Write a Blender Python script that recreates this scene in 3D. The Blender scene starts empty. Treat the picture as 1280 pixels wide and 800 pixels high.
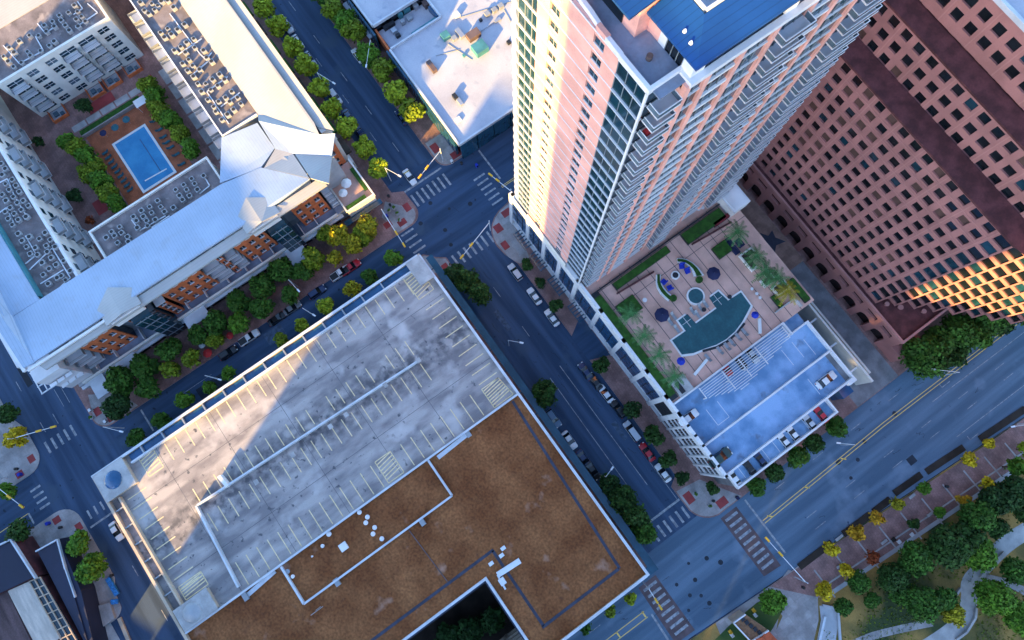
import bpy, math, random
from mathutils import Vector, Matrix
random.seed(7)
SC = bpy.context.scene
COL = SC.collection
# ---------------------------------------------------------------- camera (a drone 157 m above the crossing)
# world axes follow the street grid: +x runs down the avenue, +y runs along the cross streets, z is height in metres
CAMZ = 157.0
FPX = 825.0                                   # focal length in pixels of the 1280 px wide photograph
RW2C = Matrix(((0.58227504, 0.81291292, -0.01132984), (-0.79693918, 0.57347815, 0.18976499), (0.16075982, -0.10146622, 0.98176417)))
RC2W = RW2C.transposed()
def W(x, y, z=0.0):
    """ground position (u, v) of the surface point of height z seen at pixel x, y of the photograph"""
    d = RC2W @ Vector((x - 640, -(y - 400), -FPX))
    t = (z - CAMZ) / d.z
    return d.x * t, d.y * t
cam = bpy.data.cameras.new('camera'); camo = bpy.data.objects.new('camera', cam); COL.objects.link(camo)
cam.sensor_width = 36; cam.lens = FPX / 1280 * 36; cam.clip_end = 6000; cam.clip_start = 1
camo.matrix_world = Matrix.Translation((0, 0, CAMZ)) @ RC2W.to_4x4()
SC.camera = camo

# ---------------------------------------------------------------- materials
def mat(name, c, rough=.85, var=.18, sc=.35, fine=5, c2=None, lo=.4, hi=.62, metal=0, spec=.35, bump=0, stretch=None,
        seam=None, brick=None, island=0, joint=None, spots=None):
    m = bpy.data.materials.new(name); m.use_nodes = True
    n = m.node_tree.nodes; l = m.node_tree.links
    b = n['Principled BSDF']; b.inputs['Roughness'].default_value = rough; b.inputs['Metallic'].default_value = metal
    b.inputs['Specular IOR Level'].default_value = spec
    tc = n.new('ShaderNodeTexCoord'); mp = n.new('ShaderNodeMapping'); l.new(tc.outputs['Object'], mp.inputs['Vector'])
    if stretch: mp.inputs['Scale'].default_value = stretch
    def noise(s, det, vec):
        t = n.new('ShaderNodeTexNoise'); t.inputs['Scale'].default_value = s; t.inputs['Detail'].default_value = det
        l.new(vec, t.inputs['Vector']); return t.outputs['Fac']
    def ramp(fac, p0, p1, a, bcol):
        r = n.new('ShaderNodeValToRGB'); r.color_ramp.elements[0].position = p0; r.color_ramp.elements[1].position = p1
        r.color_ramp.elements[0].color = (*a, 1); r.color_ramp.elements[1].color = (*bcol, 1); l.new(fac, r.inputs['Fac']); return r.outputs['Color']
    def mix(kind, f, a, bb):
        x = n.new('ShaderNodeMix'); x.data_type = 'RGBA'; x.blend_type = kind
        if isinstance(f, (int, float)): x.inputs['Factor'].default_value = f
        else: l.new(f, x.inputs['Factor'])
        for s, k in ((a, 6), (bb, 7)):
            if isinstance(s, tuple): x.inputs[k].default_value = (*s, 1)
            else: l.new(s, x.inputs[k])
        return x.outputs[2]
    cc2 = c2 if c2 else tuple(min(1, k * (1 + var)) for k in c); cc1 = c if c2 else tuple(k * (1 - var) for k in c)
    col = ramp(noise(sc, 7, mp.outputs['Vector']), lo, hi, cc1, cc2)
    fn = noise(fine, 3, tc.outputs['Object'])
    g = ramp(fn, .3, .7, (1 - var * .8,) * 3, (1 + 0 * var,) * 3)
    col = mix('MULTIPLY', 1.0, col, g)
    h = fn
    if spots:                                   # dust, oil or dirt in patches of its own shape
        for ssc, p0, p1, sc_ in spots: col = mix('MIX', ramp(noise(ssc, 8, tc.outputs['Object']), p0, p1, (0, 0, 0), (1, 1, 1)), col, sc_)
    if island:
        ge = n.new('ShaderNodeNewGeometry')
        col = mix('MULTIPLY', 1.0, col, ramp(ge.outputs['Random Per Island'], 0, 1, (1 - island,) * 3, (1, 1, 1)))
    if seam:
        w = n.new('ShaderNodeTexWave'); w.wave_profile = 'SAW'; w.bands_direction = seam[0]; w.inputs['Scale'].default_value = seam[1]
        l.new(tc.outputs['Object'], w.inputs['Vector'])
        col = mix('MULTIPLY', 1.0, col, ramp(w.outputs['Fac'], .0, .16, (seam[2],) * 3, (1, 1, 1))); h = w.outputs['Fac']
    if brick:
        bt = n.new('ShaderNodeTexBrick'); l.new(tc.outputs['Object'], bt.inputs['Vector'])
        bt.inputs['Scale'].default_value = 1; bt.inputs['Brick Width'].default_value = brick[0]; bt.inputs['Row Height'].default_value = brick[1]
        bt.inputs['Mortar Size'].default_value = brick[2]; bt.offset = brick[3] if len(brick) > 3 else .5
        bt.inputs['Color1'].default_value = (1, 1, 1, 1); bt.inputs['Color2'].default_value = (.82, .82, .82, 1)
        j = joint if joint else .55; bt.inputs['Mortar'].default_value = (j, j, j, 1)
        col = mix('MULTIPLY', 1.0, col, bt.outputs['Color'])
    l.new(col, b.inputs['Base Color'])
    if bump:
        bp = n.new('ShaderNodeBump'); bp.inputs['Strength'].default_value = bump; bp.inputs['Distance'].default_value = .05
        l.new(h, bp.inputs['Height']); l.new(bp.outputs['Normal'], b.inputs['Normal'])
    return m
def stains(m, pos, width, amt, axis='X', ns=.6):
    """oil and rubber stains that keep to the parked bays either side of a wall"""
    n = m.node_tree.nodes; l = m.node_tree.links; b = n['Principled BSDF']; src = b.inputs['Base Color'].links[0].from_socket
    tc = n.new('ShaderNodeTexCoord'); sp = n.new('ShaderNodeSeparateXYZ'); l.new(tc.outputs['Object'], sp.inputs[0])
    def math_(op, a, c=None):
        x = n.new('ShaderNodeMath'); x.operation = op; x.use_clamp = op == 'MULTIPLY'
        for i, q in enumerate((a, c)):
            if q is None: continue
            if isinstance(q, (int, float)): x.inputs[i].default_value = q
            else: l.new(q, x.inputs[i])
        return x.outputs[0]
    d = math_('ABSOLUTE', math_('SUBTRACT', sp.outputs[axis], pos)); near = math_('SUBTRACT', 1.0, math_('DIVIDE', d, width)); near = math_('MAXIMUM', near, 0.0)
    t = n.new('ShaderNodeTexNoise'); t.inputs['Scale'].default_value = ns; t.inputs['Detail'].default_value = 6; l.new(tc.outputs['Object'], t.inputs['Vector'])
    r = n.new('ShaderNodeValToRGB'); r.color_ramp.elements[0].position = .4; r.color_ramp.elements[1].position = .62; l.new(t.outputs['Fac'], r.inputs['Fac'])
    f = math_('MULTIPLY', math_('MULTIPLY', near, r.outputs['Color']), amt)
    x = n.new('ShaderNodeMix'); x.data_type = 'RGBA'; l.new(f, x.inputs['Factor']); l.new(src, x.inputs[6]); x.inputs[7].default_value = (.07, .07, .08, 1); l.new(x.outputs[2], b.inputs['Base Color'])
M = {}
def D(name, *a, **k): M[name] = mat(name, *a, **k)
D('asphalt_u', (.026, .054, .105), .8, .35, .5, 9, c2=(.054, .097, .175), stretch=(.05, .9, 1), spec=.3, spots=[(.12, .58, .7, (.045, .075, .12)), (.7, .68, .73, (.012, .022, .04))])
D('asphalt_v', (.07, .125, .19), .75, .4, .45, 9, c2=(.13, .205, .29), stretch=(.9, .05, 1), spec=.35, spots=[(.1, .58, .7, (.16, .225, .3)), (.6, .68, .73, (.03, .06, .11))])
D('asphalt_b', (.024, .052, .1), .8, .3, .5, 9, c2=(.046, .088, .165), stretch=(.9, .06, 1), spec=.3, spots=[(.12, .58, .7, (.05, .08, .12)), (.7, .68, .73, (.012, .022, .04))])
D('asphalt_patch', (.018, .026, .04), .8, .2)
D('patch_v', (.045, .09, .145), .8, .25, 1, 6)
D('asphalt_pale', (.06, .095, .15), .85, .3, 1, 6)
D('plaza_brick', (.3, .18, .14), .9, .2, .4, 3)
D('city_floor', (.06, .06, .065), .9, .3, .05)
D('paver', (.32, .18, .16), .9, .22, .3, 3, brick=(.6, .6, .03), joint=.7)
D('pale_walk', (.36, .33, .32), .9, .18, .3, 3, brick=(1.5, 1.5, .02, 0), joint=.75)
D('red_paver', (.3, .05, .05), .9, .15)
D('brick_band', (.12, .085, .09), .9, .2)
D('kerb', (.38, .37, .36), .9, .12)
D('concrete', (.4, .39, .38), .9, .16, .4, 4)
D('concrete_dark', (.2, .2, .21), .9, .2)
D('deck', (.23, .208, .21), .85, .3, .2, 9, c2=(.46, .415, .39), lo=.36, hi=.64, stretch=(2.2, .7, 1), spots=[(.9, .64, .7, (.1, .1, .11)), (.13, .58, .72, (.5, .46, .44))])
D('ramp_deck', (.13, .27, .46), .8, .2, .22, 6, c2=(.3, .48, .72), lo=.36, hi=.6, spots=[(.28, .6, .72, (.12, .17, .24))])
D('white_paint', (.8, .8, .8), .6, .06)
D('worn_white', (.4, .42, .44), .8, .4, 1.2, 8, c2=(.2, .22, .25))
D('worn_yellow', (.9, .6, .12), .8, .15, 1.5, 8, c2=(.75, .52, .2))
D('blind', (.1, .055, .045), .6, .2)
D('slab_joint', (.12, .12, .13), .9, .2)
D('stall_paint', (.85, .68, .4), .8, .15, 1.5, 8, c2=(.7, .55, .3))
D('gravel', (.21, .068, .02), .95, .62, .16, 2.0, c2=(.37, .145, .052), lo=.36, hi=.7, bump=.4, spots=[(.22, .64, .78, (.38, .21, .14)), (.5, .66, .76, (.12, .045, .02))])
D('gravel_dust', (.3, .2, .16), .95, .4, .8, 3, c2=(.18, .085, .045))
D('membrane', (.045, .05, .075), .8, .2)
D('coping', (.55, .58, .62), .5, .1, spec=.5)
D('tan_parapet', (.5, .4, .3), .8, .12)
D('seam_metal', (.34, .42, .53), .42, .06, .1, 1, seam=('Y', .5, .72), spec=.5, spots=[(.3, .55, .8, (.3, .34, .4))])
D('seam_metal_u', (.4, .39, .37), .42, .06, .1, 1, seam=('X', .5, .76), spec=.5)
D('flat_roof', (.2, .17, .17), .9, .25, .3, 4, spots=[(.35, .58, .7, (.33, .28, .26))])
D('white_roof', (.38, .39, .45), .7, .14, .12, 3, c2=(.52, .53, .57), lo=.35, hi=.65, spots=[(.4, .6, .72, (.3, .33, .4)), (.12, .6, .75, (.42, .42, .46))])
D('stucco', (.72, .7, .64), .85, .06)
D('grey_stucco', (.42, .43, .45), .85, .1)
D('brick', (.62, .16, .055), .9, .14, .8, 6)
D('terracotta_floor', (.42, .13, .06), .9, .18, .4, 3, brick=(.5, .5, .03, 0), joint=.75)
D('granite', (.37, .165, .15), .6, .12, .2, 5)
D('granite_trim', (.42, .2, .18), .55, .1, .2, 5)
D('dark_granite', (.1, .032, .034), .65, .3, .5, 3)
D('pink_panel', (.8, .4, .33), .75, .12, .25, 4)
D('white_panel', (.72, .71, .71), .6, .06)
D('slab_edge', (.68, .68, .7), .6, .05)
D('glass', (.008, .04, .062), .08, .3, .3, 1, spec=.6)
D('glass_dark', (.006, .01, .014), .12, .3, .3, 1, spec=.5)
D('glass_blue', (.02, .09, .2), .12, .2, .3, 1, spec=.6)
D('glass_teal', (.015, .07, .12), .15, .2, .3, 1, spec=.6)
D('mullion', (.2, .23, .26), .5, .05)
D('rail_glass', (.09, .14, .18), .15, .1, spec=.6)
D('blue_roof', (.006, .05, .2), .45, .08, .2, 1, seam=('X', .42, .55), spec=.4)
D('terrace_floor', (.2, .24, .32), .7, .15, .4, 3)
D('pool_deck', (.66, .4, .32), .85, .12, .3, 5)
D('joint', (.09, .08, .085), .9, .1)
D('pool_water', (.008, .07, .085), .06, .3, .35, 2.2, c2=(.015, .1, .115), spec=.6, bump=.25)
D('blue_water', (.01, .2, .42), .06, .12, .25, 2.2, c2=(.03, .27, .5), spec=.6, bump=.25)
D('pool_tile', (.7, .7, .68), .6, .05)
D('metal_white', (.72, .74, .76), .4, .05, metal=.2)
D('metal_grey', (.32, .34, .36), .5, .1, metal=.3)
D('dark_metal', (.03, .033, .04), .5, .1, metal=.3)
D('steel', (.45, .47, .5), .35, .08, metal=.6)
D('ac_case', (.4, .41, .42), .6, .15)
D('ac_fan', (.03, .03, .03), .7, .1)
D('duct_teal', (.06, .22, .26), .5, .15)
D('duct_brown', (.13, .09, .085), .6, .2)
D('soil', (.035, .026, .02), .95, .3)
D('mulch', (.06, .045, .035), .95, .35, .4, 4)
D('lawn', (.03, .075, .018), .95, .3, .15, 6, c2=(.075, .11, .025))
D('park_ground', (.05, .07, .025), .95, .35, .07, 5, c2=(.4, .24, .07), lo=.4, hi=.58)
D('hedge', (.03, .11, .012), .9, .3, 1.2, 6, island=.5)
D('hedge_red', (.22, .03, .04), .9, .3, 1.2, 6, island=.5)
D('bark', (.1, .075, .055), .95, .25, 2)
D('signal_yellow', (.75, .42, .03), .45, .06)
D('lens', (.02, .02, .02), .3, .1)
D('tyre', (.015, .015, .016), .85, .1)
D('rim', (.4, .41, .43), .35, .05, metal=.6)
D('car_glass', (.008, .012, .018), .06, .1, spec=.6)
D('lamp_lens', (.7, .7, .66), .2, .03)
D('tail_lens', (.35, .01, .01), .25, .05)
D('blue_cloth', (.015, .04, .4), .85, .12)
D('navy_cloth', (.018, .024, .075), .85, .2)
D('teal_cloth', (.03, .12, .15), .85, .15)
D('red_cloth', (.5, .03, .03), .85, .1)
D('white_cloth', (.75, .75, .74), .85, .06)
D('timber', (.24, .12, .06), .8, .2, 1.5, seam=('Y', .9, .7))
D('orange_tile', (.5, .1, .04), .8, .2, 1, seam=('X', .8, .65))
D('blue_mosaic', (.03, .2, .5), .5, .35, 4, 9)
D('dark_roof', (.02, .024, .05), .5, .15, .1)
D('brown_roof', (.12, .075, .075), .9, .35, .2, 3, stretch=(.4, 2.5, 1))
D('pale_panel', (.58, .5, .42), .7, .15, .4, 3, stretch=(.5, 3, 1))
D('blocker_glass', (.03, .05, .07), .15, .2, .1)
D('blocker_wall', (.38, .36, .34), .8, .12)
LEAF = {'lime': (.33, .42, .02), 'green': (.11, .25, .016), 'olive': (.2, .28, .014), 'gold': (.72, .52, .015), 'amber': (.68, .36, .015), 'dark': (.036, .095, .013),
        'deep': (.026, .075, .014), 'rust': (.34, .07, .018), 'mid': (.055, .15, .014), 'palm': (.09, .26, .08), 'palm_sunlit': (.45, .36, .02), 'yellowgreen': (.4, .36, .015)}
for k_, c_ in LEAF.items(): D('leaf_' + k_, c_, .75, .3, .7, 3, island=.5, spec=.25)
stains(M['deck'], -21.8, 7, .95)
PAINT = {'white': (.7, .7, .7), 'silver': (.45, .47, .5), 'black': (.012, .012, .014), 'navy': (.015, .03, .09), 'red': (.45, .015, .025), 'blue-grey': (.1, .16, .24), 'dark green': (.02, .05, .045), 'grey': (.16, .17, .18)}
for k_, c_ in PAINT.items(): D('paint_' + k_, c_, .28, .04, spec=.6)

# ---------------------------------------------------------------- building blocks
class MB:
    def __init__(s): s.v = []; s.f = []; s.m = []; s.g = []
    def each(s):
        """the shapes added one by one, as builders of their own"""
        out = []; g = s.g + [(len(s.v), len(s.f))]
        for (v0, f0), (v1, f1) in zip(g[:-1], g[1:]):
            q = MB(); q.v = s.v[v0:v1]; q.f = [tuple(i - v0 for i in f) for f in s.f[f0:f1]]; q.m = s.m[f0:f1]; out.append(q)
        return out
    def build_each(s, name, mats, parent=None): return [q.build(name, mats, parent) for q in s.each()]
    def add(s, vs, fs, mi=0):
        o = len(s.v); s.g.append((o, len(s.f))); s.v += [tuple(p) for p in vs]
        for f in fs: s.f.append(tuple(o + i for i in f)); s.m.append(mi)
        return s
    def box(s, a, b, mi=0):
        x0, x1 = sorted((a[0], b[0])); y0, y1 = sorted((a[1], b[1])); z0, z1 = sorted((a[2], b[2]))
        return s.add([(x0, y0, z0), (x1, y0, z0), (x1, y1, z0), (x0, y1, z0), (x0, y0, z1), (x1, y0, z1), (x1, y1, z1), (x0, y1, z1)],
                     [(0, 3, 2, 1), (4, 5, 6, 7), (0, 1, 5, 4), (1, 2, 6, 5), (2, 3, 7, 6), (3, 0, 4, 7)], mi)
    def prism(s, pts, z0, z1, mi=0, top=None):
        ar = sum(pts[i][0] * pts[(i + 1) % len(pts)][1] - pts[(i + 1) % len(pts)][0] * pts[i][1] for i in range(len(pts)))
        if ar < 0: pts = pts[::-1]
        n = len(pts); o = len(s.v); s.g.append((o, len(s.f)))
        s.v += [(p[0], p[1], z0) for p in pts] + [(p[0], p[1], z1) for p in pts]
        for i in range(n): s.f.append((o + i, o + (i + 1) % n, o + n + (i + 1) % n, o + n + i)); s.m.append(mi)
        s.f.append(tuple(o + n + i for i in range(n))); s.m.append(mi if top is None else top)
        s.f.append(tuple(o + i for i in reversed(range(n)))); s.m.append(mi)
        return s
    def solid(s, top, drop, mi=0, side=None):
        """a slab of any tilt: top polygon (3-D points, anticlockwise from above) and its copy `drop` lower"""
        n = len(top); o = len(s.v); s.g.append((o, len(s.f)))
        ar = sum(top[i][0] * top[(i + 1) % n][1] - top[(i + 1) % n][0] * top[i][1] for i in range(n))
        if ar < 0: top = top[::-1]
        s.v += [(p[0], p[1], p[2] - drop) for p in top] + [tuple(p) for p in top]
        for i in range(n): s.f.append((o + i, o + (i + 1) % n, o + n + (i + 1) % n, o + n + i)); s.m.append(mi if side is None else side)
        s.f.append(tuple(o + n + i for i in range(n))); s.m.append(mi)
        s.f.append(tuple(o + i for i in reversed(range(n)))); s.m.append(mi)
        return s
    def bar(s, p, q, w, h, mi=0):
        """a flat-lying bar from p to q, width w, height h (p, q at its underside)"""
        p = Vector(p); q = Vector(q); d = q - p; n = Vector((-d.y, d.x, 0)); n.normalize(); n *= w / 2; up = Vector((0, 0, h))
        return s.add([p - n, p + n, q + n, q - n, p - n + up, p + n + up, q + n + up, q - n + up],
                     [(0, 1, 2, 3), (7, 6, 5, 4), (4, 5, 1, 0), (5, 6, 2, 1), (6, 7, 3, 2), (7, 4, 0, 3)], mi)
    def flat(s, p, q, w, z, mi=0):
        p = Vector((p[0], p[1], z)); q = Vector((q[0], q[1], z)); d = q - p; n = Vector((-d.y, d.x, 0)); n.normalize(); n *= w / 2
        return s.add([p - n, q - n, q + n, p + n], [(0, 1, 2, 3)], mi)
    def tube(s, p, q, r, r2=None, n=8, mi=0, cap=True):
        p = Vector(p); q = Vector(q); d = (q - p).normalized(); r2 = r if r2 is None else r2
        a = d.cross(Vector((0, 0, 1)) if abs(d.z) < .9 else Vector((1, 0, 0))).normalized(); b = d.cross(a)
        vs = []
        for c, rr in ((p, r), (q, r2)):
            for i in range(n):
                t = 2 * math.pi * i / n; vs.append(c + (a * math.cos(t) + b * math.sin(t)) * rr)
        fs = [(i, n + i, n + (i + 1) % n, (i + 1) % n) for i in range(n)]
        if cap: fs += [tuple(range(n)), tuple(range(2 * n - 1, n - 1, -1))]
        return s.add(vs, fs, mi)
    def build(s, name, mats, parent=None, kind=None, smooth=False):
        off = Vector((0, 0, 0)); r = parent
        while r is not None: off += Vector(r.location); r = r.parent
        me = bpy.data.meshes.new(name); me.from_pydata([tuple(Vector(p) - off) for p in s.v], [], s.f)
        if not isinstance(mats, (list, tuple)): mats = [mats]
        for m in mats: me.materials.append(M[m] if isinstance(m, str) else m)
        me.polygons.foreach_set('material_index', s.m)
        if smooth: me.polygons.foreach_set('use_smooth', [True] * len(s.f))
        me.update()
        o = bpy.data.objects.new(name, me); COL.objects.link(o)
        if parent is not None: o.parent = parent
        if kind: o['kind'] = kind
        return o
def tag(o, label, cat, group=None):
    o['label'] = label; o['category'] = cat
    if group: o['group'] = group
    return o
def thing(name, label, cat, loc=(0, 0, 0), rz=0, group=None):
    o = bpy.data.objects.new(name, None); COL.objects.link(o); o.location = loc; o.rotation_euler = (0, 0, rz); o.empty_display_size = .5
    return tag(o, label, cat, group)
KIDS = {}
def dup(root, loc, rz=0, label=None, group=None, scale=None, paint=None):
    """copy of a thing with copies of its parts and sub-parts; meshes are shared"""
    r = root.copy(); COL.objects.link(r); r.location = loc; r.rotation_euler = (0, 0, rz)
    if scale: r.scale = (scale,) * 3
    if label: r['label'] = label
    if group: r['group'] = group
    if r.type == 'MESH' and paint: paint_it(r, paint)
    for ch in KIDS[root.name]:
        c = ch.copy(); COL.objects.link(c); c.parent = r
        if paint: paint_it(c, paint)
        for g in KIDS.get(ch.name, ()):
            d = g.copy(); COL.objects.link(d); d.parent = c
    return r
def paint_it(o, paint):
    for sl in o.material_slots:
        if sl.material and sl.material.name.startswith('paint_'): sl.link = 'OBJECT'; sl.material = M['paint_' + paint]
def proto_done(root):
    KIDS[root.name] = list(root.children)
    for c in root.children: KIDS[c.name] = list(c.children)
    return root
def drop(root):
    """remove a proto that has been copied from"""
    for c in list(root.children):
        for g in list(c.children): bpy.data.objects.remove(g)
        bpy.data.objects.remove(c)
    bpy.data.objects.remove(root)
def lim_parts(parts, key, name, mats, parent, n=100):
    """parts: list of MB; the n with the smallest key become parts of their own, the rest one part of kind stuff"""
    parts = sorted(zip(key, range(len(parts)), parts))
    for k, i, mb in parts[:n]: mb.build(name, mats, parent)
    if len(parts) > n:
        r = MB()
        for k, i, mb in parts[n:]:
            o = len(r.v); r.v += mb.v; r.f += [tuple(o + j for j in f) for f in mb.f]; r.m += mb.m
        r.build(name, mats, parent, kind='stuff')
ORD = ['first', 'second', 'third', 'fourth', 'fifth', 'sixth', 'seventh', 'eighth', 'ninth', 'tenth', 'eleventh', 'twelfth', 'thirteenth', 'fourteenth', 'fifteenth', 'sixteenth', 'seventeenth', 'eighteenth', 'nineteenth', 'twentieth']
# ---------------------------------------------------------------- ground, roads, pavements, markings
MB().add([(-2500, -2500, -.05), (2500, -2500, -.05), (2500, 2500, -.05), (-2500, 2500, -.05)], [(0, 1, 2, 3)]).build('ground', 'city_floor', kind='structure')
def sheet(name, pts, z, m): return MB().add([(p[0], p[1], z) for p in pts], [tuple(range(len(pts)))]).build(name, m, kind='structure')
def rect(a, b, c, d): return [(a, c), (b, c), (b, d), (a, d)]
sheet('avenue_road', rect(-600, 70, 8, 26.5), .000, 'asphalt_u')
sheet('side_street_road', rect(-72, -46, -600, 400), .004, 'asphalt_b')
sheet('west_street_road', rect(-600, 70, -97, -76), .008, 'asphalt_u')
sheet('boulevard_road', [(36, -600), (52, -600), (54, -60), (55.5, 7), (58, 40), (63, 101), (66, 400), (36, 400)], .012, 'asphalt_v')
def arc(cx, cy, r, a0, a1, n=6): return [(cx + r * math.cos(math.radians(a0 + (a1 - a0) * i / n)), cy + r * math.sin(math.radians(a0 + (a1 - a0) * i / n))) for i in range(n + 1)]
def block(name, pts, m='paver', h=.13):
    o = MB().prism(pts, -.04, h, 1, 0).build(name, [m, 'kerb'], kind='structure'); return o
# apartment block corner (north-west of the crossing), with its bulb-out on the avenue
block('pavement', [(-600, -78.5)] + arc(-64, -75, 3.5, -90, 0) + arc(-63.3, 10, 3.5, 0, 90) + [(-68.5, 13.3), (-70, 10.6), (-600, 10.6)][0:3])
block('pavement', [(-600, 24.4)] + [(-72.5, 24.4)] + arc(-70.5, 27.5, 3, -90, 0) + [(-67.5, 400), (-600, 400)])
block('pavement', [(-52, -76), (-52, 8), (-49.5, 10.2), (-48, 12.2), (-43, 12.2), (-41.5, 9.6)] + [(33, 9.6)] + arc(35.5, 7, 2.6, 90, 0) + arc(34.5, -75, 3.5, 0, -90) + arc(-48.5, -75, 3.5, -90, -180))
block('pavement', [(-40, 24.4), (-36.5, 25.6), (26, 25.6), (27.5, 23.2), (31, 23.2)] + arc(33, 29, 5.8, -80, -8) + [(38.8, 400), (-51.5, 400), (-51.5, 36)] + arc(-43, 31.5, 7.5, 180, 270))
block('pavement', [(-600, -500), (-61.5, -500), (-61.5, -98)] + arc(-65.5, -96.5, 4, 0, 90) + [(-72, -92.5), (-76, -94.2), (-600, -94.2)], 'pale_walk')
block('pavement', [(-50.5, -500), (-50.5, -99)] + arc(-46, -96, 4.5, 180, 90) + [(-30, -91.5), (-27, -93)] + arc(-25, -96, 3, 60, 0) + [(-22, -100), (-22, -500)], 'pale_walk')
block('pavement', [(-12, -500), (-12, -94), (-8, -91.5), (30, -91.5), (34, -96), (34, -500)], 'pale_walk')
# pale corner plazas with red tactile squares
def corner(pts, squares):
    sheet('corner_paving', pts, .134, 'pale_walk')
    for u, v, w_, h_ in squares: sheet('tactile_paving', rect(u - w_ / 2, u + w_ / 2, v - h_ / 2, v + h_ / 2), .138, 'red_paver')
corner([(-69, 8)] + arc(-63.4, 9.6, 3.2, 85, 0) + [(-60.3, 6), (-66, 5)], [(-63.5, 5.2, 1.6, 2), (-61.9, 8.4, 1.6, 2.2), (-64.5, 11.6, 2.2, 1.6)])
corner([(-76, 25)] + arc(-70.5, 27.5, 2.7, -90, 0) + [(-67.8, 33), (-72, 31), (-76, 31)], [(-73.5, 26.3, 2.6, 1.9), (-69, 29.6, 1.9, 2.6)])
corner([(-39, 24.7), (-36, 26), (-36, 29), (-43, 30), (-50.7, 36)] + arc(-43, 31.5, 7.2, 180, 265), [(-48.7, 31, 1.8, 2.4), (-46.6, 27, 2.2, 2), (-42, 25.8, 2.2, 1.6)])
corner([(29, 23.5), (31, 23.5)] + arc(33, 29, 5.5, -80, -8) + [(38.5, 35), (30, 29.5)], [(31.8, 25, 2.6, 1.9), (37, 30.5, 1.9, 2.6)])
corner([(-51.6, -4), (-51.6, 8), (-49.3, 9.9), (-47.8, 11.9), (-43.5, 11.9), (-42, 8.2), (-46.2, 8.2), (-48.5, -4)], [(-50.3, 4, 1.5, 2), (-46, 10.6, 2, 1.6)])
corner([(-70, -76.5)] + arc(-64, -75, 3.2, -90, 0) + [(-60.8, -68), (-66, -70)], [(-65.2, -76.6, 2, 1.6), (-62, -74.5, 1.6, 2)])
for u, v in ((-59.5, -94.4), (-66.8, -94.4), (-48.6, -95.6), (-44, -93.2)): pass
for u, v, a, b in ((-64.6, -94.6, 1.8, 1.6), (-63, -98.5, 1.6, 1.8), (-48.8, -96.3, 1.6, 1.8), (-44.5, -92.8, 1.8, 1.5)):
    sheet('tactile_paving', rect(u - a / 2, u + a / 2, v - b / 2, v + b / 2), .138, 'red_paver')
# painted markings
wm = MB(); ym = MB(); pm = MB(); cm = MB()
Z1, Z2 = .027, .031
for a, b in ((-131.5, -128), (-119, -116), (-105.7, -102.6), (-93.9, -90.9), (-81.2, -78.2), (-143, -140), (-155, -152)): wm.flat((a, 18.3), (b, 18.3), .16, Z1)
for a in (-84, -97, -110, -123, -136): wm.flat((a, 15.2), (a - 3, 15.2), .14, Z1)
wm.flat((-68.2, 13.2), (-68.2, 24.6), .5, Z1)
for i in range(7): wm.flat((-66.6, 14.2 + 1.62 * i), (-63, 14.2 + 1.62 * i), .55, Z1)
for i in range(7): wm.flat((-47.6, 13.6 + 1.75 * i), (-44.3, 13.6 + 1.75 * i), .55, Z1)
for i in range(4): wm.flat((-59 + 1.8 * i, 6.2), (-59 + 1.8 * i, 9.8), .5, Z1)
for i in range(6): wm.flat((-60.5 + 1.6 * i, 29.3), (-60.5 + 1.6 * i, 32.6), .5, Z1)
wm.flat((-66.5, 35), (-57, 35), .45, Z1)
ym.flat((-55.2, 34), (-55.2, 90), .14, Z1); ym.flat((-54.8, 34), (-54.8, 90), .14, Z1)
wm.flat((-9, 15.4), (22, 15.2), .16, Z1); wm.flat((-10, 19), (24, 19), .16, Z1); wm.flat((20, 22.6), (31, 22.6), .12, Z1)
for a in (-20, -32): wm.flat((a, 17.3), (a - 3, 17.3), .14, Z1)
wm.flat((30.8, 14.3), (30.8, 23), .5, Z1)
for i in range(6): wm.flat((32.4, 13.6 + 1.75 * i), (35.4, 13.6 + 1.75 * i), .55, Z1)
for i in range(5): wm.flat((-66.2, -90.3 + 1.7 * i), (-63.2, -90.3 + 1.7 * i), .55, Z1)
for i in range(5): wm.flat((-46.6, -89.6 + 1.7 * i), (-44.4, -89.6 + 1.7 * i), .45, Z1)
wm.flat((-42.8, -90.8), (-42.8, -84.2), .45, Z1)
for i in range(4): wm.flat((-58 + 1.6 * i, -98.4), (-58 + 1.6 * i, -95.8), .5, Z1)
wm.flat((-54, -101), (-51.2, -101), .4, Z1); ym.flat((-54, -101), (-54, -112), .14, Z1)
for a, v in ((-83, -89.2), (-71, -85.6), (-71, -89), (-29.9, -87), (-17.8, -86.3), (-6, -86.3), (-95, -89.2), (-107, -89.2)): wm.flat((a, v), (a + 2.8, v), .16, Z1)
for v in (-81, -82.6): wm.flat((-76, v), (-71, v), .12, Z1)
wm.flat((-59.6, -68), (-53.5, -68), .4, Z1); wm.flat((-57, -60), (-57, -50), .1, Z1)
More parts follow.
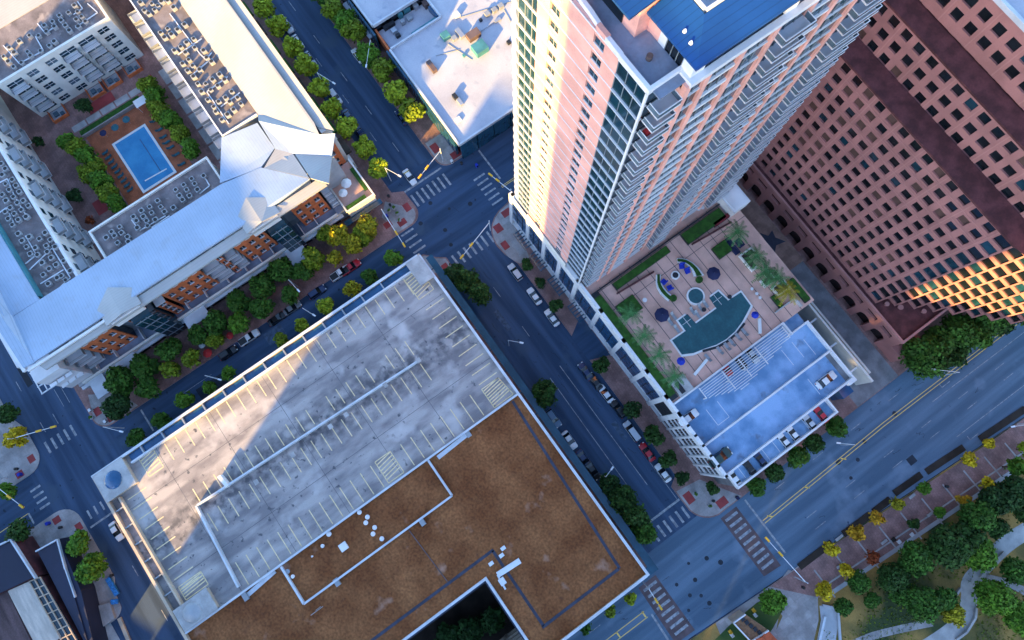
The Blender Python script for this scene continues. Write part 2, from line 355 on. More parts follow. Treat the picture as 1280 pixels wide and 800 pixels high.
# boulevard: double yellow, lane dashes, crosswalk bands of brick with pale bars
for d in (-.35, .35): ym.flat((45.9 + d, 35.5), (45.2 + d, 72), .16, Z2); ym.flat((45.2 + d, 72), (46.4 + d, 200), .16, Z2)
for v in (37, 48, 59): ym.flat((45.3, v), (46.2, v + .9), .3, Z2)
for d in (-.7, .7): ym.flat((45.9 + d, 1.6), (45.3 + d, -60), .16, Z2)
for v in (1.2, -6, -14): ym.flat((45, v), (46.4, v), .35, Z2)
for u, v0 in ((41.8, 42), (50.9, 44), (53.9, 44)):
    for i in range(9): wm.flat((u, v0 + 11.6 * i), (u, v0 + 11.6 * i + 3), .15, Z2)
for u in (41.8, 50.5):
    for i in range(5): wm.flat((u, -8 - 11.6 * i), (u, -11 - 11.6 * i), .15, Z2)
wm.flat((47.9, 85), (48.8, 150), .16, Z2); wm.flat((57.2, 84), (58.2, 150), .16, Z2)
for u, v in ((46.2, 89), (59, 86)):                           # turn arrows
    wm.flat((u + .5, v), (u + .5, v + 2.6), .18, Z2); wm.flat((u + .5, v + .1), (u - .5, v + .1), .18, Z2)
wm.flat((39.6, 35.1), (53.9, 35.1), .45, Z2); wm.flat((46.6, 2.6), (55, 2.2), .45, Z2)
cm.add([(39.6, 28, .018), (55, 28, .018), (55.4, 32.6, .018), (39.6, 32.6, .018)], [(0, 1, 2, 3)]); cm.add([(40.6, 3.6, .018), (54.6, 3.2, .018), (54.8, 8.4, .018), (40.6, 8.4, .018)], [(0, 1, 2, 3)])
for i in range(9): wm.flat((40.7 + 1.6 * i, 28.6), (40.7 + 1.6 * i, 32), .62, Z2)
for i in range(8): wm.flat((41.8 + 1.6 * i, 4.2), (41.8 + 1.6 * i, 7.8), .62, Z2)
rnd = random.Random(3)
for u, v in ((50, 14), (46.6, 15), (48.5, 12), (44.5, 20), (52.3, 14.5), (50.8, 9.8), (43, 16), (47, 22), (45, 11), (50, 58), (45.6, 58), (45.6, 66), (44.8, 76), (47.8, 62), (-54, 16), (-58, 20), (-62, 17), (-56, 25), (-50, 15), (-59, 12)):
    s = .35 + .3 * rnd.random(); pm.prism([(u + s * math.cos(a), v + s * math.sin(a)) for a in (0, .8, 1.6, 2.4, 3.1, 3.9, 4.7, 5.5)], .013, .016)
for a, b, v, w_ in ((-40, -20, 14, 1), (-30, 5, 20.5, .7), (-130, -90, 20.4, .6), (-110, -80, 16.4, .5), (2, 26, 17, .6)): pass
pm.prism(rect(54.2, 56, 71, 73), .013, .02)
wm.build('white_road_marking', 'worn_white', kind='structure'); ym.build('yellow_road_marking', 'worn_yellow', kind='structure')
cm.build('brick_crosswalk', 'brick_band', kind='structure'); pm.build('manhole_covers', 'asphalt_patch', kind='structure')
# repairs: resurfaced strips and sealed cracks
rp = random.Random(21)
def patch(u0, u1, v0, v1, m, z): MB().add([(u0, v0, z), (u1, v0 + .1, z), (u1 - .1, v1, z), (u0 + .1, v1 - .1, z)], [(0, 1, 2, 3)]).build('road_patch', m, kind='structure')
for u0, u1, v0, v1, k in ((-100, -91, 12.5, 14.2, 1), (-30, -24, 13.6, 15, 1), (8, 13, 20.6, 22, 1), (-58, -54.6, -35, -30, 1), (-56, -53, -55, -48, 0), (-35, -28, -84, -82, 1), (-90, -80, -87.6, -86, 0)): patch(u0, u1, v0, v1, 'patch_v' if u0 > 39 else ('asphalt_patch', 'asphalt_pale')[k], .0195)
cr = MB()
for i in range(46):
    if i % 2: u, v, du, dv = -110 + 140 * rp.random(), 11 + 12 * rp.random(), 1.6, .5
    else: u, v, du, dv = 40 + 14 * rp.random(), -10 + 110 * rp.random(), .5, 1.8
    for k in range(5):
        a, b = u + du * (rp.random() - .25), v + dv * (rp.random() - .35); cr.flat((u, v), (a, b), .07, .0225); u, v = a, b
cr.build('road_crack', 'asphalt_patch', kind='structure')
# driveways into the tower podium and the south-west block
sheet('driveway', [(-14, 25.4), (-7, 25.4), (-5, 30.4), (-17, 30.4)], .137, 'asphalt_b')
sheet('driveway', [(-22, -91.6), (-12, -91.6), (-12, -130), (-22, -130)], .001, 'concrete')
# alley and star plaza between the tower and the granite building
sheet('alley', rect(4, 38.6, 70, 82.6), .137, 'concrete_dark')
sheet('plaza_paving', rect(-60, 4, 69, 83), .137, 'plaza_brick')
st = [W(965, 288), W(969, 297), W(982, 302), W(970, 307), W(968, 318), W(961, 308), W(951, 305), W(955, 299), W(949, 291), W(960, 295)]
sheet('paved_star', st, .15, 'membrane')
# ---------------------------------------------------------------- promenade and park south of the boulevard
MB().prism([(52, -600), (54.3, -60), (55.8, 7), (58.2, 40), (63.2, 101), (66.2, 400), (600, 400), (600, -600)], -.04, .1, 1, 0).build('park_ground', ['park_ground', 'kerb'], kind='structure')
MB().prism([(57.2, 27.5), (58.4, 40), (62, 82), (63.2, 101), (66, 180), (74.6, 180), (71.6, 101), (66.2, 40), (65.4, 35)], .0, .16, 1, 0).build('promenade', ['paver', 'kerb'], kind='structure')
for v in range(38, 120, 6):
    u0 = 61.3 + (v - 38) * .078
    MB().flat((u0 - .9, v), (u0 + 6.2, v), .35, .168).build('paving_band', 'concrete', kind='structure')
MB().flat((64.2, 36), (70.5, 118), .35, .172).build('paving_band', 'concrete', kind='structure')
MB().flat((66.2, 36), (72.6, 118), .9, .166).build('paving_band', 'grey_stucco', kind='structure')
sheet('plaza', [W(1003, 703), (57.6, 33), (56.3, 13), (60, 12), W(905, 800), W(968, 800), W(974, 765), W(950, 742), W(985, 728)], .12, 'pale_walk')
sheet('plaza', [W(985, 712), W(1010, 720), W(1022, 745), W(1023, 775), W(1016, 805), W(962, 805), W(978, 770), W(960, 745)], .124, 'pale_walk')
sheet('plaza_ramp', [W(1024, 757), W(1040, 757), W(1048, 770), W(1044, 805), W(1020, 805), W(1026, 775)], .128, 'grey_stucco')
def path(pts, w_, z=.14, m='concrete', name='path'):
    P = [Vector((*W(*p), 0)) for p in pts]
    # Catmull-Rom through the points
    Q = []
    for i in range(len(P) - 1):
        a = P[max(i - 1, 0)]; b = P[i]; c = P[i + 1]; d = P[min(i + 2, len(P) - 1)]
        for k in range(6):
            t = k / 6; Q.append(.5 * ((2 * b) + (c - a) * t + (2 * a - 5 * b + 4 * c - d) * t * t + (3 * b - a - 3 * c + d) * t ** 3))
    Q.append(P[-1]); L = []; Rr = []
    for i, q in enumerate(Q):
        d = (Q[min(i + 1, len(Q) - 1)] - Q[max(i - 1, 0)]); n = Vector((-d.y, d.x, 0)).normalized() * w_ / 2; L.append(q + n); Rr.append(q - n)
    mb = MB(); k = len(Q)
    mb.add([(p.x, p.y, z) for p in L] + [(p.x, p.y, z) for p in Rr], [(i, k + i, k + i + 1, i + 1) for i in range(k - 1)])
    return mb.build(name, m, kind='structure')
path([(1330, 640), (1282, 664), (1255, 682), (1232, 705), (1212, 728), (1211, 748), (1205, 772), (1185, 792), (1150, 815)], 3.6)
path([(1165, 778), (1130, 785), (1090, 795), (1060, 808)], 1.6, .145, 'pale_walk')
path([(1232, 722), (1262, 730), (1285, 742), (1310, 760)], 1.7, .146, 'pale_walk')
def park_wall(pts, label):
    P = [W(*p, .5) for p in pts]; mb = MB()
    for a, b in zip(P[:-1], P[1:]): mb.bar((*a, 0), (*b, 0), .45, .8)
    tag(mb.build('low_wall', 'concrete'), label, 'wall')
park_wall([(1255, 690), (1238, 707), (1225, 722)], 'low concrete wall curving along the outer side of the park path')
park_wall([(1201, 735), (1196, 742), (1190, 750)], 'short concrete wall at the inner bend of the park path')
park_wall([(1220, 760), (1219, 772), (1208, 790), (1195, 800)], 'low wall hugging the lower bend of the park path')
tag(MB().bar((*W(1030, 770), 0), (*W(1022, 805), 0), .5, .7).build('low_wall', 'coping'), 'low pale wall beside the plaza ramp', 'wall')
tag(MB().bar((*W(1027, 756), 0), (*W(1046, 760), 0), .5, .7).bar((*W(1046, 760), 0), (*W(1049, 802), 0), .5, .7).build('low_wall', 'grey_stucco'), 'pale wall wrapping the outer side of the plaza ramp', 'wall')
# ---------------------------------------------------------------- parking garage with a brown gravel roof
G = thing('parking_garage', 'parking garage with open rooftop car park and brown gravel roof around a dark courtyard', 'garage', (-6, -34, 0))
GZ = 17.0
gu0, gu1, gv0, gv1 = -46.8, 35.3, -75.3, 6.5
mb = MB()
# shell walls: floor bands with dark openings between, on all four sides; courtyard walls
def bands(mb, u0, u1, v0, v1, zt):
    mb.box((u0 + .5, v0 + .5, 0), (u1 - .5, v1 - .5, 12.9), 1)
    for z in (0, 3.4, 6.8, 10.2, 13.0):
        zz = z + (1.3 if z < 13 else zt - 13.0)
        mb.box((u0, v0, z), (u1, v0 + .45, zz), 0); mb.box((u0, v1 - .45, z), (u1, v1, zz), 0)
        mb.box((u0, v0 + .46, z), (u0 + .45, v1 - .46, zz), 0); mb.box((u1 - .45, v0 + .46, z), (u1, v1 - .46, zz), 0)
    for k in range(11):
        u = u0 + .3 + (u1 - u0 - .6) * k / 10; v = v0 + .3 + (v1 - v0 - .6) * k / 10
        for vv in (v0 - .06, v1 - .39): mb.box((u - .3, vv, 0), (u + .3, vv + .45, zt - .5), 0)
        for uu in (u0 - .06, u1 - .39): mb.box((uu, v - .3, 0), (uu + .45, v + .3, zt - .5), 0)
# courtyard (atrium) hole: u 17.1..33 , v -60..-20.7
au0, au1, av0, av1 = 17.1, 31.2, -60.0, -20.7
bands(mb, gu0, au0, gv0, gv1, GZ - .35)
mb.build('wall', ['tan_parapet', 'glass_dark'], G)
mb = MB(); bands(mb, au0 + .02, gu1, av1, gv1, GZ - .35); bands(mb, au1, gu1, gv0, av1 - .02, GZ - .35); mb.build('wall', ['tan_parapet', 'glass_dark'], G)
# roof slabs
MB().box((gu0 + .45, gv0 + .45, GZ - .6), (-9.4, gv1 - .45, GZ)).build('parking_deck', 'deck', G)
mb = MB()
mb.box((-9.0, gv0 + .45, GZ - .6), (au0 - .4, gv1 - .45, GZ + .1)); mb.box((au0 - .39, av1 + .4, GZ - .6), (gu1 - .45, gv1 - .45, GZ + .1)); mb.box((au1 + .4, gv0 + .45, GZ - .6), (gu1 - .45, av1 + .39, GZ + .1)); mb.box((au0 - .39, gv0 + .45, GZ - .6), (au1 + .39, av0 - .4, GZ + .1))
mb.build('gravel_roof', 'gravel', G)
# sunken-looking pen of the gravel roof with its own coping
mb = MB(); mb.box((-8.9, -52.8, GZ + .1), (-.2, -16.9, GZ + .16)); mb.build('gravel_bed', 'gravel', G)
mb = MB()
for a, b in (((-9.0, -16.9), (-.2, -16.9)), ((-.2, -16.9), (-.2, -52.8)), ((-.2, -52.8), (-8.9, -52.8))): mb.bar((*a, GZ + .1), (*b, GZ + .1), .42, .75)
mb.build('roof_kerb', 'coping', G)
# dark walkway strips
mb = MB(); z = GZ + .1
for a, b in (((13.4, -72), (13.4, -16.2)), ((13.4, -16.4), (30.9, -16.4)), ((31, -16.8), (31, 2.3)), ((31, 2.4), (-8.7, 4.4))): mb.bar((*a, z), (*b, z), .6, .05)
mb.build('roof_strip', 'membrane', G)
mb = MB().bar((-.2, -28, z), (13, -27.2, z), .2, .12); mb.build('conduit', 'duct_brown', G)
# parapets and copings
mb = MB()
mb.box((gu0, gv0, GZ - .3), (gu1, gv0 + .4, GZ + 1.0)); mb.box((gu0, gv1 - .4, GZ - .3), (gu1, gv1, GZ + .95))
mb.box((gu0, gv0 + .41, GZ - .3), (gu0 + .4, gv1 - .41, GZ + 1.0)); mb.box((gu1 - .4, gv0 + .41, GZ - .3), (gu1, gv1 - .41, GZ + .95))
mb.build('parapet', 'tan_parapet', G)
mb = MB()
mb.box((-9.4, gv0 + .5, GZ - .5), (-9.0, gv1 - .5, GZ + 1.0)); mb.box((gu0 + .45, gv1 - .5, GZ + .95), (gu1, gv1 + .06, GZ + 1.08)); mb.box((gu1 - .5, gv0, GZ + .95), (gu1 + .06, gv1 - .52, GZ + 1.08))
mb.build('coping', 'coping', G)
mb = MB(); mb.box((gu0 - .05, gv0 - .05, GZ + 1.0), (gu0 + .5, gv1 - .6, GZ + 1.1)); mb.build('coping', 'coping', G)
mb = MB(); mb.box((gu0 + .55, gv0 - .05, GZ + 1.0), (gu1 - .6, gv0 + .5, GZ + 1.1)); mb.build('coping', 'tan_parapet', G)
# recessed gutter ledges just inside the north and west parapets
mb = MB(); mb.box((gu0 + .5, gv0 + 8, GZ), (gu0 + 2.2, gv1 - 3.6, GZ + .25)); mb.build('ledge', 'glass_blue', G)
mb = MB(); mb.box((gu0 + 2.2, gv0 + 8, GZ), (gu0 + 2.55, gv1 - 3.6, GZ + 1.0)); mb.build('inner_parapet', 'coping', G)
mb = MB(); mb.box((gu0 + 7, gv0 + 2.3, GZ), (-13.8, gv0 + 2.7, GZ + 1.0)); mb.build('inner_parapet', 'tan_parapet', G)
mb = MB()
for k in range(13): mb.box((gu0 + .5, gv0 + 11 + 5 * k, GZ + .25), (gu0 + 2.2, gv0 + 11.3 + 5 * k, GZ + .9))
for k in range(7): mb.box((gu0 + 9 + 4 * k, gv0 + .5, GZ), (gu0 + 9.25 + 4 * k, gv0 + 2.3, GZ + .8))
mb.build_each('ledge_brace', 'metal_grey', G)
# courtyard rim
mb = MB(); z0, z1 = GZ + .1, GZ + .75
mb.box((au0 - .4, av0 - .4, z0), (au0 + .1, av1 + .4, z1)); mb.box((au0 + .11, av1 - .1, z0), (au1 + .4, av1 + .4, z1)); mb.box((au1 - .1, av0 - .4, z0), (au1 + .4, av1 - .11, z1)); mb.box((au0 + .11, av0 - .4, z0), (au1 - .11, av0 + .1, z1))
mb.build('courtyard_rim', 'coping', G)
mb = MB(); mb.box((au0 + .03, av0, 9), (au0 + .5, av1 - .01, z0), 0); mb.box((au0 + .51, av1 - .5, 9), (au1 - .03, av1 - .03, z0), 0); mb.build('courtyard_wall', 'membrane', G)
# ledge along the avenue and the boulevard, a storey above the pavement
mb = MB(); mb.box((-49, gv1 + 1.2, 5.3), (38.6, gv1 + 2.9, 5.7), 0); mb.box((36.9, -60, 5.3), (38.6, gv1 + 1.19, 5.7), 0)
for k in range(14): mb.box((-46 + 6 * k, gv1, 5.35), (-45.8 + 6 * k, gv1 + 1.2, 5.6), 0)
mb.build('street_canopy', 'glass_teal', G)
# stall lines
mb = MB(); z = GZ + .004; zt = .012
for k in range(25):
    v = .4 - 2.52 * k
    if v > -66: mb.flat((-44, v), (-40, v), .2, GZ + zt)
for k in range(22):
    v = -7 - 2.52 * k
    if k not in (3, 9): mb.flat((-32.6, v), (-29, v), .2, GZ + zt)
    mb.flat((-26.6, v), (-22.3, v), .2, GZ + zt)
for k in range(24):
    v = -2.2 - 2.52 * k
    if not (-27 < v < -21.5) and v > -62: mb.flat((-15, v), (-9.8, v), .2, GZ + zt)
for k in range(11):
    u = -35.6 + 2.5 * k
    if u < -14: mb.flat((u, .6), (u, 5.2), .2, GZ + zt)
for k in range(12):
    u = -38.5 + 2.4 * k
    if u < -15: mb.flat((u, -72), (u, -67.6), .2, GZ + zt)
lim_parts(mb.each(), list(range(len(mb.each()))), 'stall_line', 'stall_paint', G)
def hatch(P, n):
    mb = MB()
    for i in range(4): mb.flat(P[i], P[(i + 1) % 4], .2, GZ + .014)
    a, b, c, d = [Vector(p) for p in P]
    for k in range(1, n):
        t = k / n; mb.flat(a.lerp(b, t), d.lerp(c, max(0, min(1, t - .12))), .24, GZ + .014)
    mb.build('hatch_marking', 'stall_paint', G)
hatch([(-44.4, .5), (-38.4, .7), (-38.5, 4.6), (-44, 4.6)], 8); hatch([(-14.5, .5), (-9.8, .5), (-9.8, 5.4), (-14.5, 4.8)], 8); hatch([(-15.1, -26.2), (-9.9, -26.2), (-9.9, -22.4), (-15.1, -22.4)], 7); hatch([(-44.5, -66), (-40, -66), (-40, -62.6), (-44.5, -62.6)], 6); hatch([(-17.6, -72), (-14.6, -72), (-14.6, -66.8), (-17.6, -66.8)], 5)
mb = MB()
for v in (-62, -49, -36, -23, -10): mb.flat((-46, v), (-9.6, v), .09, GZ + .006)
for u in (-36.5, -19): mb.flat((u, -74), (u, 5.8), .09, GZ + .006)
mb.build_each('slab_joint', 'slab_joint', G)
# ramp wall down the middle of the car park, with posts
mb = MB(); mb.bar((-27.2, -6.5, GZ), (-29.0, -60.3, GZ), .38, 1.3); mb.build('ramp_wall', 'coping', G)
mb = MB(); mb.bar((-29.1, -60.7, GZ), (-10.5, -61.8, GZ), .4, 1.0); mb.build('ramp_wall', 'coping', G)
for k, v in enumerate((-6.8, -15.4, -25.5, -29.5, -39, -48)):
    u = -27.2 - (v + 6.5) * (-1.8) / 53.8 * -1; MB().box((u - .5, v - .45, GZ + 1.3), (u + .5, v + .45, GZ + 1.5)).build('wall_post', 'concrete', G)
# stair heads at the corners
def stair(u0, u1, v0, v1, h, dome=None):
    s = MB(); s.box((u0, v0, GZ), (u1, v1, GZ + h)); s = s.build('stair_head', 'tan_parapet', G)
    r = MB(); r.box((u0 - .2, v0 - .2, GZ + h), (u1 + .2, v1 + .2, GZ + h + .25)); r.build('stair_roof', 'concrete', s)
    if dome:
        d = MB(); n = 18
        for i in range(4):
            d.tube((dome[0], dome[1], GZ + h + .25 + .18 * i), (dome[0], dome[1], GZ + h + .43 + .18 * i), dome[2] * math.cos(i * .35), dome[2] * math.cos((i + 1) * .35), 18)
        d.build('skylight', dome[3], s)
stair(-46.2, -40.6, 2.9, 6.0, 1.1); stair(-46.2, -40.2, -74.7, -68.3, 1.5, (-43.3, -71.6, 1.9, 'glass_blue')); stair(-14, -9.6, -74.2, -67, 1.4, (-11.7, -71.3, 1.9, 'metal_grey'))
u, v = W(282, 600, GZ); mb = MB(); mb.bar((u - 1.2, v - .2, GZ), (u + 1.6, v + .2, GZ), .7, 1.6); mb.build('elevator_vent', 'white_panel', G)
# white slabs and small equipment
for a, b in (((-8.9, -54.4), (-8.1, -62)), ((-8.6, -7), (-8.2, -15))):
    MB().bar((*a, GZ + .1), (*b, GZ + .1), .9, .25).build('roof_slab', 'coping', G)
for x, y, r in ((450, 640, .5), (460, 646, .5), (458, 653, .5), (469, 659, .5), (467, 667, .5), (478, 673, .5), (412, 667, .55), (404, 682, .4), (367, 720, .4), (391, 695, .22)):
    u, v = W(x, y, GZ); MB().tube((u, v, GZ + .16), (u, v, GZ + .55), r * .8, r * .8, 12).tube((u, v, GZ + .55), (u, v, GZ + .75), r, r * .6, 12).build('roof_vent', 'white_panel', G)
u, v = W(430, 683, GZ); MB().box((u - .8, v - .8, GZ + .16), (u + .8, v + .8, GZ + .6)).build('roof_hatch', 'white_panel', G)
u, v = W(360, 714, GZ); MB().tube((u, v, GZ + .16), (u, v, GZ + .5), .5, .5, 12).build('roof_vent', 'metal_grey', G)
mb = MB(); a = W(622, 718, GZ); b = W(650, 700, GZ); mb.bar((*a, GZ + .3), (*b, GZ + .3), 1.1, .5); c = W(632, 736, GZ); mb.bar((*a, GZ + .35), (*c, GZ + .35), .35, .35); d = W(628, 726, GZ); mb.box((d[0] - .7, d[1] - .6, GZ + .1), (d[0] + .7, d[1] + .6, GZ + .9)); mb.build('roof_duct', 'metal_white', G)
for x, y in ((614, 704), (627, 694), (629, 685)):
    u, v = W(x, y, GZ); MB().box((u - .35, v - .5, GZ + .1), (u + .35, v + .5, GZ + .6)).build('roof_unit', 'metal_white', G)
for x, y in ((528, 652), (422, 727), (585, 542), (308, 745)):
    u, v = W(x, y, GZ); MB().box((u - .8, v - .5, GZ + .1), (u + .8, v + .5, GZ + .7)).build('roof_unit', 'metal_grey', G)
mb = MB(); a = W(401, 758, GZ)
mb.tube((a[0], a[1], GZ + .1), (a[0], a[1], GZ + 3.2), .07); mb.tube((a[0] + .2, a[1] - 1.4, GZ + 3), (a[0] + .2, a[1] + 1.4, GZ + 3), .06); mb.build('roof_mast', 'metal_grey', G)
# bed of the dark courtyard
MB().box((au0 + .5, av0 + .5, .2), (au1, av1 - .5, .6)).build('courtyard_bed', 'soil', G)
# ---------------------------------------------------------------- pink and glass residential tower on its podium
T = thing('residential_tower', 'tall pink and glass apartment tower with stacked white balconies over a podium', 'tower', (-30, 50, 0))
TV = 30.7; TU = -19.0; TB = 18.0; FH = 2.905; NF = 27; TT = TB + FH * NF            # west wall plane, south wall plane, deck level, floor height
def fz(k): return TB + FH * k
# core
mb = MB(); mb.box((-44.0, TV + .6, 0), (-22.2, 69.2, TT - .1)); mb.box((-22.19, 36.0, 0), (TU - .6, 69.2, TT - .1)); mb.build('core', 'glass_dark', T)
# ---- west face: panels, window columns, glazed ends
mb = MB()
for a, b in ((-39.2, -36.9), (-35.15, -29.5), (-27.75, -25.5)):
    mb.box((a, TV, TB + 3), (b, TV + .6, TT), 0)
for a, b in ((-36.9, -35.15), (-29.5, -27.75)):
    for k in range(1, NF): mb.box((a + .001, TV + .04, fz(k) + 2.2), (b - .001, TV + .6, fz(k) + FH + .75), 0)
mb.build('pink_wall', 'pink_panel', T)
# grooves: thin pale bands at every floor across the panels
mb = MB()
for k in range(1, NF + 1):
    mb.box((-39.25, TV - .05, fz(k) - .09), (-25.45, TV + .02, fz(k) + .09), 0)
mb.build_each('floor_band', 'slab_edge', T)
wins = []; keys = []
rw = random.Random(11)
for k in range(1, NF):
    for a, b in ((-36.9, -35.15), (-29.5, -27.75)):
        w_ = MB(); w_.box((a + .02, TV + .28, fz(k) + .76), (b - .02, TV + .5, fz(k) + 2.19), rw.choice((0, 0, 1)))
        w_.box(((a + b) / 2 - .05, TV + .2, fz(k) + .76), ((a + b) / 2 + .05, TV + .27, fz(k) + 2.19), 2); w_.box((a + .03, TV + .06, fz(k) + .752), (b - .03, TV + .19, fz(k) + .84), 3)
        wins.append(w_); keys.append(-k + .1)
    # corner glazing (two sides) and the bowed glazing at the far end
    w_ = MB(); w_.box((-25.5, TV + .12, fz(k) + .2), (-20.9, TV + .4, fz(k) + FH - .18), 0)
    for t in (.33, .66, .0): w_.box((-25.5 + 4.6 * t, TV + .05, fz(k) + .2), (-25.5 + 4.6 * t + .09, TV + .11, fz(k) + FH - .18), 2)
    w_.box((-20.9, TV + .12, fz(k) + .2), (-20.8, 34.4, fz(k) + FH - .18), 0)
    wins.append(w_); keys.append(-k)
    w_ = MB(); arc_ = [(-39.2, TV + .15), (-41, TV + .1), (-43, TV + .15), (-44.3, TV + .6), (-45, TV + 1.6)]
    for p, q in zip(arc_[:-1], arc_[1:]): w_.add([(p[0], p[1], fz(k) + .15), (p[0], p[1], fz(k) + FH - .15), (q[0], q[1], fz(k) + FH - .15), (q[0], q[1], fz(k) + .15)], [(0, 1, 2, 3)], 0)
    for t in (-40.2, -41.6, -43): w_.box((t, TV, fz(k) + .15), (t + .09, TV + .1, fz(k) + FH - .15), 2)
    wins.append(w_); keys.append(-k + .05)
# slab edges at the glazed parts
for k in range(1, NF + 1):
    mb = MB()
    z = fz(k); mb.box((-25.5, TV - .08, z - .07), (-20.72, TV + .5, z + .07), 0)
    mb.solid([(-39.2, TV - .05, z + .09), (-39.2, TV + .6, z + .09), (-44.2, TV + 3, z + .09), (-46.1, TV + 3, z + .09), (-46.0, TV + 1.4, z + .09), (-45.2, TV + .4, z + .09), (-44, TV - .12, z + .09)], .18)
    mb.build_each('floor_slab_edge', 'slab_edge', T)
mb = MB(); mb.box((-20.95, TV - .1, TB), (-20.68, TV + .16, TT - .1), 0); mb.build('corner_mullion', 'slab_edge', T)
# ---- south face: slender pink piers, bands of glass and balconies
piers = [34.55, 37.3, 41.9, 46.5, 51.5, 56.6, 62.3, 68.9]
mb = MB()
for v in piers: mb.box((TU - .5, v - .38, TB), (TU + .16, v + .38, TT), 0)
mb.build_each('pink_pier', 'pink_panel', T)
segs = [(34.93, 36.92, 'g'), (37.68, 41.52, 's'), (42.28, 46.12, 'g'), (46.88, 51.12, 'b'), (51.88, 56.22, 's'), (56.98, 61.92, 'g'), (62.68, 68.52, 'b')]
spn = []
for k in range(NF + 1):
    z = fz(k); mb = MB()
    for a, b, t in segs:
        if t != 'b': mb.box((TU - .5, a, z - (.16 if t == 's' else .07)), (TU + (.08 if t == 's' else .02), b, z + (.3 if t == 's' else .08)), 0)
    spn += mb.each()
lim_parts(spn, [-i for i in range(len(spn))], 'spandrel_cladding', 'white_panel', T)
def balcony(u0, u1, v0, v1, z, rail_sides, back=None):
    return (u0, u1, v0, v1, z, rail_sides)
bals = []
for k in range(1, NF):
    z = fz(k)
    for a, b, t in segs:
        w_ = MB(); w_.box((TU - .45, a, z + (.31 if t == 's' else .09)), (TU - .2, b, z + FH - (.17 if t == 's' else .08)), rw.choice((0, 0, 0, 1)))
        m_ = 3 if b - a > 3 else 2
        for i in range(1, m_): y = a + (b - a) * i / m_; w_.box((TU - .19, y - .04, z + (.31 if t == 's' else .09)), (TU - .1, y + .04, z + FH - (.17 if t == 's' else .08)), 2)
        wins.append(w_); keys.append(-k + .02 * segs.index((a, b, t)))
        if t == 'b': bals.append((k, TU - .2, TU + 1.45, a + .0, b, z))
    bals.append((k + .5, -20.6, -18.75, 31.1, 34.15, z))
lim_parts(wins, keys, 'window', ['glass', 'glass_teal', 'mullion', 'white_panel'], T)
bals.sort(key=lambda q: -q[0])
def make_bal(q, parent):
    k, u0, u1, v0, v1, z = q
    s = MB(); s.box((u0, v0, z - .1), (u1, v1, z + .08), 0); s = s.build('balcony', 'slab_edge', parent)
    r = MB()
    r.box((u1 - .08, v0, z + .18), (u1 - .03, v1, z + 1.0), 0); r.box((u1 - .11, v0, z + 1.0), (u1, v1, z + 1.08), 1)
    for v in (v0, v1 - .05): r.box((u0 + .2, v, z + .18), (u1 - .12, v + .05, z + 1.0), 0); r.box((u0 + .2, v, z + 1.0), (u1 - .12, v + .08, z + 1.08), 1)
    r.build('railing', ['rail_glass', 'slab_edge'], s)
for q in bals[:99]: make_bal(q, T)
r = MB()
for k, u0, u1, v0, v1, z in bals[99:]:
    r.box((u0, v0, z - .14), (u1, v1, z + .1), 0); r.box((u1 - .08, v0, z + .1), (u1 - .03, v1, z + 1.0), 1)
    for v in (v0, v1 - .05): r.box((u0 + .2, v, z + .1), (u1 - .09, v + .05, z + 1.0), 1)
r.build('balcony', ['slab_edge', 'rail_glass'], T, kind='stuff')
mb = MB(); mb.box((-20.9, 34.2, TB), (TU + .1, 34.3, TT - 1), 0); mb.box((TU - .6, 69.3, TB), (TU, 69.8, TT)); mb.box((-44, 69.25, 0), (TU - .6, 69.8, TT), 0); mb.box((-45.2, 33.6, 0), (-44.02, 69.2, TT), 0); mb.build('pink_wall', 'pink_panel', T)
for k, u, v in ((24, -19.9, 32), (25, -20.3, 32.8)):
    MB().box((u - .35, v - .5, fz(k) + .1), (u + .35, v + .5, fz(k) + .75)).build('patio_seat', 'red_cloth' if k == 24 else 'metal_grey', T)
# ---- top: parapets, terraces, penthouse walls and blue standing-seam roofs
mb = MB()
mb.box((-44, TV + .5, TT - .1), (TU - .5, 69.2, TT + .1), 0); mb.box((-26, TV + .3, TT + .1), (-21.1, 34.9, TT + .2), 0); mb.build('terrace', 'terrace_floor', T)
mb = MB()
crv = [(-25.4, TV, 0), (-27.6, TV + .03, -.1), (-29.4, TV + .25, -.1), (-31.2, TV + .45, -.1), (-33.5, TV + .55, -.1), (-36, TV + .45, -.1), (-39, TV + .2, -.1), (-44.5, TV + .2, -.1)]
for p, q in zip(crv[:-1], crv[1:]): mb.bar((p[0], p[1] + .2, TT), (q[0], q[1] + .2, TT), .45, .7)
mb.box((-25.5, TV - .1, TT - .2), (-20.6, TV + .35, TT + .7)); mb.box((-21.0, TV + .36, TT - .2), (-20.6, 35.2, TT + .7)); mb.box((-20.6, 34.5, TT - .2), (TU + .3, 35.2, TT + .5)); mb.box((TU - .4, 35.21, TT - .25), (TU + .3, 69.8, TT + .5))
mb.build('parapet', 'slab_edge', T)
PZ = TT + 4.2
mb = MB(); mb.box((-27, TV + 2.6, TT + .1), (-26.4, 36, PZ), 0); mb.box((-40, TV + 2.6, TT + .1), (-27.01, TV + 3.1, PZ)); mb.box((-26.39, 34.9, TT + .1), (-24.6, 35.4, PZ - .3)); mb.build_each('penthouse_wall', 'pink_panel', T)
mb = MB(); mb.box((-24.59, 34.9, TT + .1), (-23.6, 35.4, PZ - .4)); mb.box((-20.9, 34.85, TT + .5), (-19.4, 36.6, PZ - .4)); mb.box((-19.9, 47, TT + .5), (-19.3, 48.5, PZ - .4)); mb.box((-19.9, 58, TT + .5), (-19.3, 59.5, PZ - .4)); mb.build_each('penthouse_wall', 'white_panel', T)
